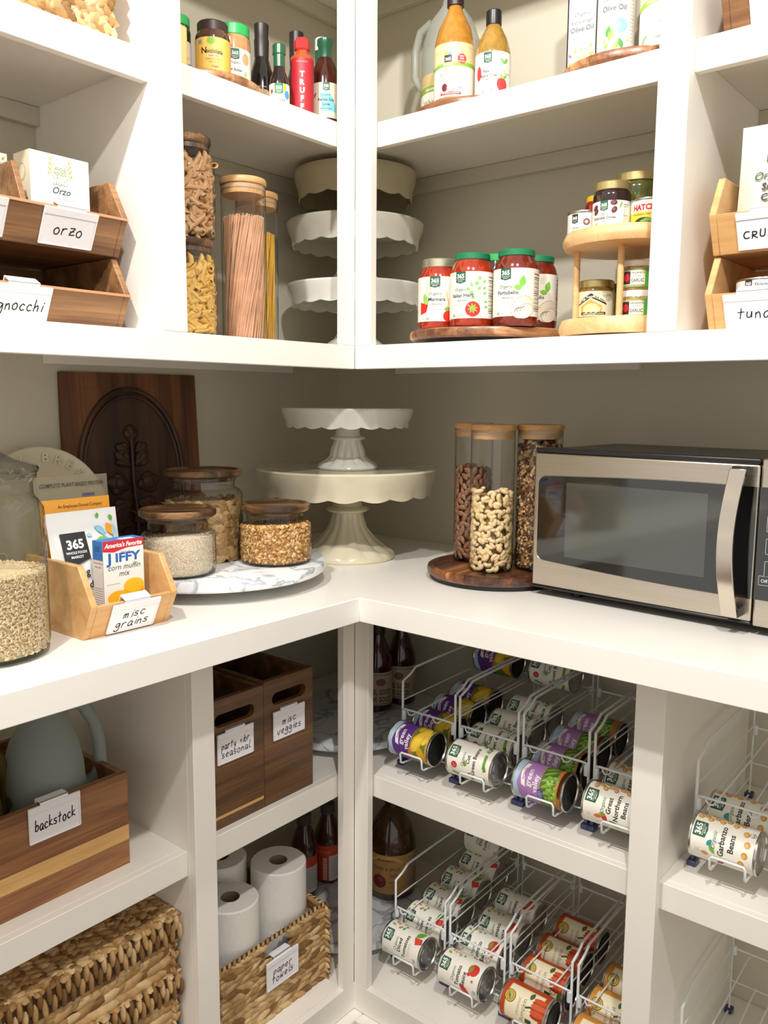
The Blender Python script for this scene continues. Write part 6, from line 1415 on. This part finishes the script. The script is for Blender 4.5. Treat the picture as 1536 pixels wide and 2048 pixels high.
j2 = gallon('plastic_jug', 'yellowish jug at the left edge, in the backstock crate beside the frosted jug', -.170, -.772, ZL+.011, glass('yellow_jug', '#8f7c48', .35, '#7d6a3a', .85, '#7c6a3c', .6), R(100))
A = base_label(.4, .07, '#6e6248'); A.small(.0, .09, .062, 9, '#3c3424', .002, .006); A.rect(.0, .004, .09, .014, '#3c3424', 1)
A.wrap('printed_label', j2, .0757, facing(-.17, -.772)-R(100)-.2, .07)
# paper towels
tb = basket('wicker_basket', 'open woven basket of paper towel rolls on the bottom shelf, tag reading paper towels', (-.052, -.350, ZB+.001), .314, .262, .180, rows=13, hole=(.118, .200, .140, .176), seed=9)
label_holder(tb, (.0075, .167, .108), (0, 1, 0), (0, 0, 1), .092, .064, ['paper', 'towels'], size=.0150)
PT = mat('paper_towel', '#eeece6', .9, var=.03, scale=120, bump=.35); PTC = mat('cardboard_core', '#8a7c68', .9)
def roll(label, x, y, h=.279, r=.0635):
    t = thing('paper_towel_roll', label, 'paper towel', (x, y, ZB+.0095))
    MB().lathe([(.0205, 0), (r-.003, 0), (r, .002), (r, h-.003), (r-.003, h), (.0205, h)], PT, 64).build('paper', t)
    MB().lathe([(.0195, 0), (.0205, 0), (.0205, h), (.0195, h), (.0195, 0)], PTC, 32).lathe([(0, h*.5), (.0195, h*.5)], PTC, 24).build('cardboard_core', t)
    return t
roll('full paper towel roll standing at the right of the woven basket', -.134, -.106, r=.0625)
roll('paper towel roll at the front left of the woven basket, cut off by the stile', -.128, -.252, h=.262, r=.0600)
roll('paper towel roll at the back of the basket, behind the other two', -.248, -.180, r=.0600)
# lidded hyacinth baskets
def lidded(label, y0, z, W, Dp, H, lidh, seed, over=.012):
    t = basket('lidded_basket', label, (-.045, y0+.010, z), W-.020, Dp-.02, H, rows=max(4, int(H/.0155)), seed=seed); rg = random.Random(seed); mb = MB()
    W2 = W; top = H+.004
    b = MB().box(-Dp+.010, .008, -.010, W-.012, top-lidh, top, WICKBACK).build('lid', t)
    k = int(W2/.0225)
    for i in range(k): braid(mb, (.010, -.010+W2*(i+.5)/k, top+.001), (-1, 0, 0), (0, 1, 0), (0, 0, 1), Dp, W2/k*1.25, rg, seg=.024, thick=.006)
    n = int(W2/.016)
    for i in range(n):
        for zz in (0, 1):
            e = Matrix.Rotation(R(90+rg.uniform(-18, 18)), 3, 'X'); mb.spin((.010, -.010+W2*(i+.5+.5*zz)/n, top-.008-zz*lidh*.45), (.019, .0085, .005), rg.choice(WICK), Matrix.Rotation(R(-90+rg.uniform(-18, 18)), 3, 'Y') @ Matrix.Rotation(R(90), 3, 'X'))
    for i in range(int(Dp/.016)):
        for zz in (0, 1):
            e = Matrix.Rotation(R(rg.uniform(60, 120)), 3, 'Y'); mb.spin((.008-Dp*(i+.5)/int(Dp/.016), W-.011, top-.008-zz*lidh*.45), (.018, .0085, .005), rg.choice(WICK), e)
    mb.build('lid_weave', b, smooth=60)
    return t
lidded('lower of two lidded woven baskets stacked on the bottom shelf at the left', -.818, ZB+.001, .366, .34, .245, .040, 31)
lidded('upper of two lidded woven baskets stacked on the bottom shelf, its braided lid on top', -.818, ZB+.256, .366, .34, .105, .042, 32)
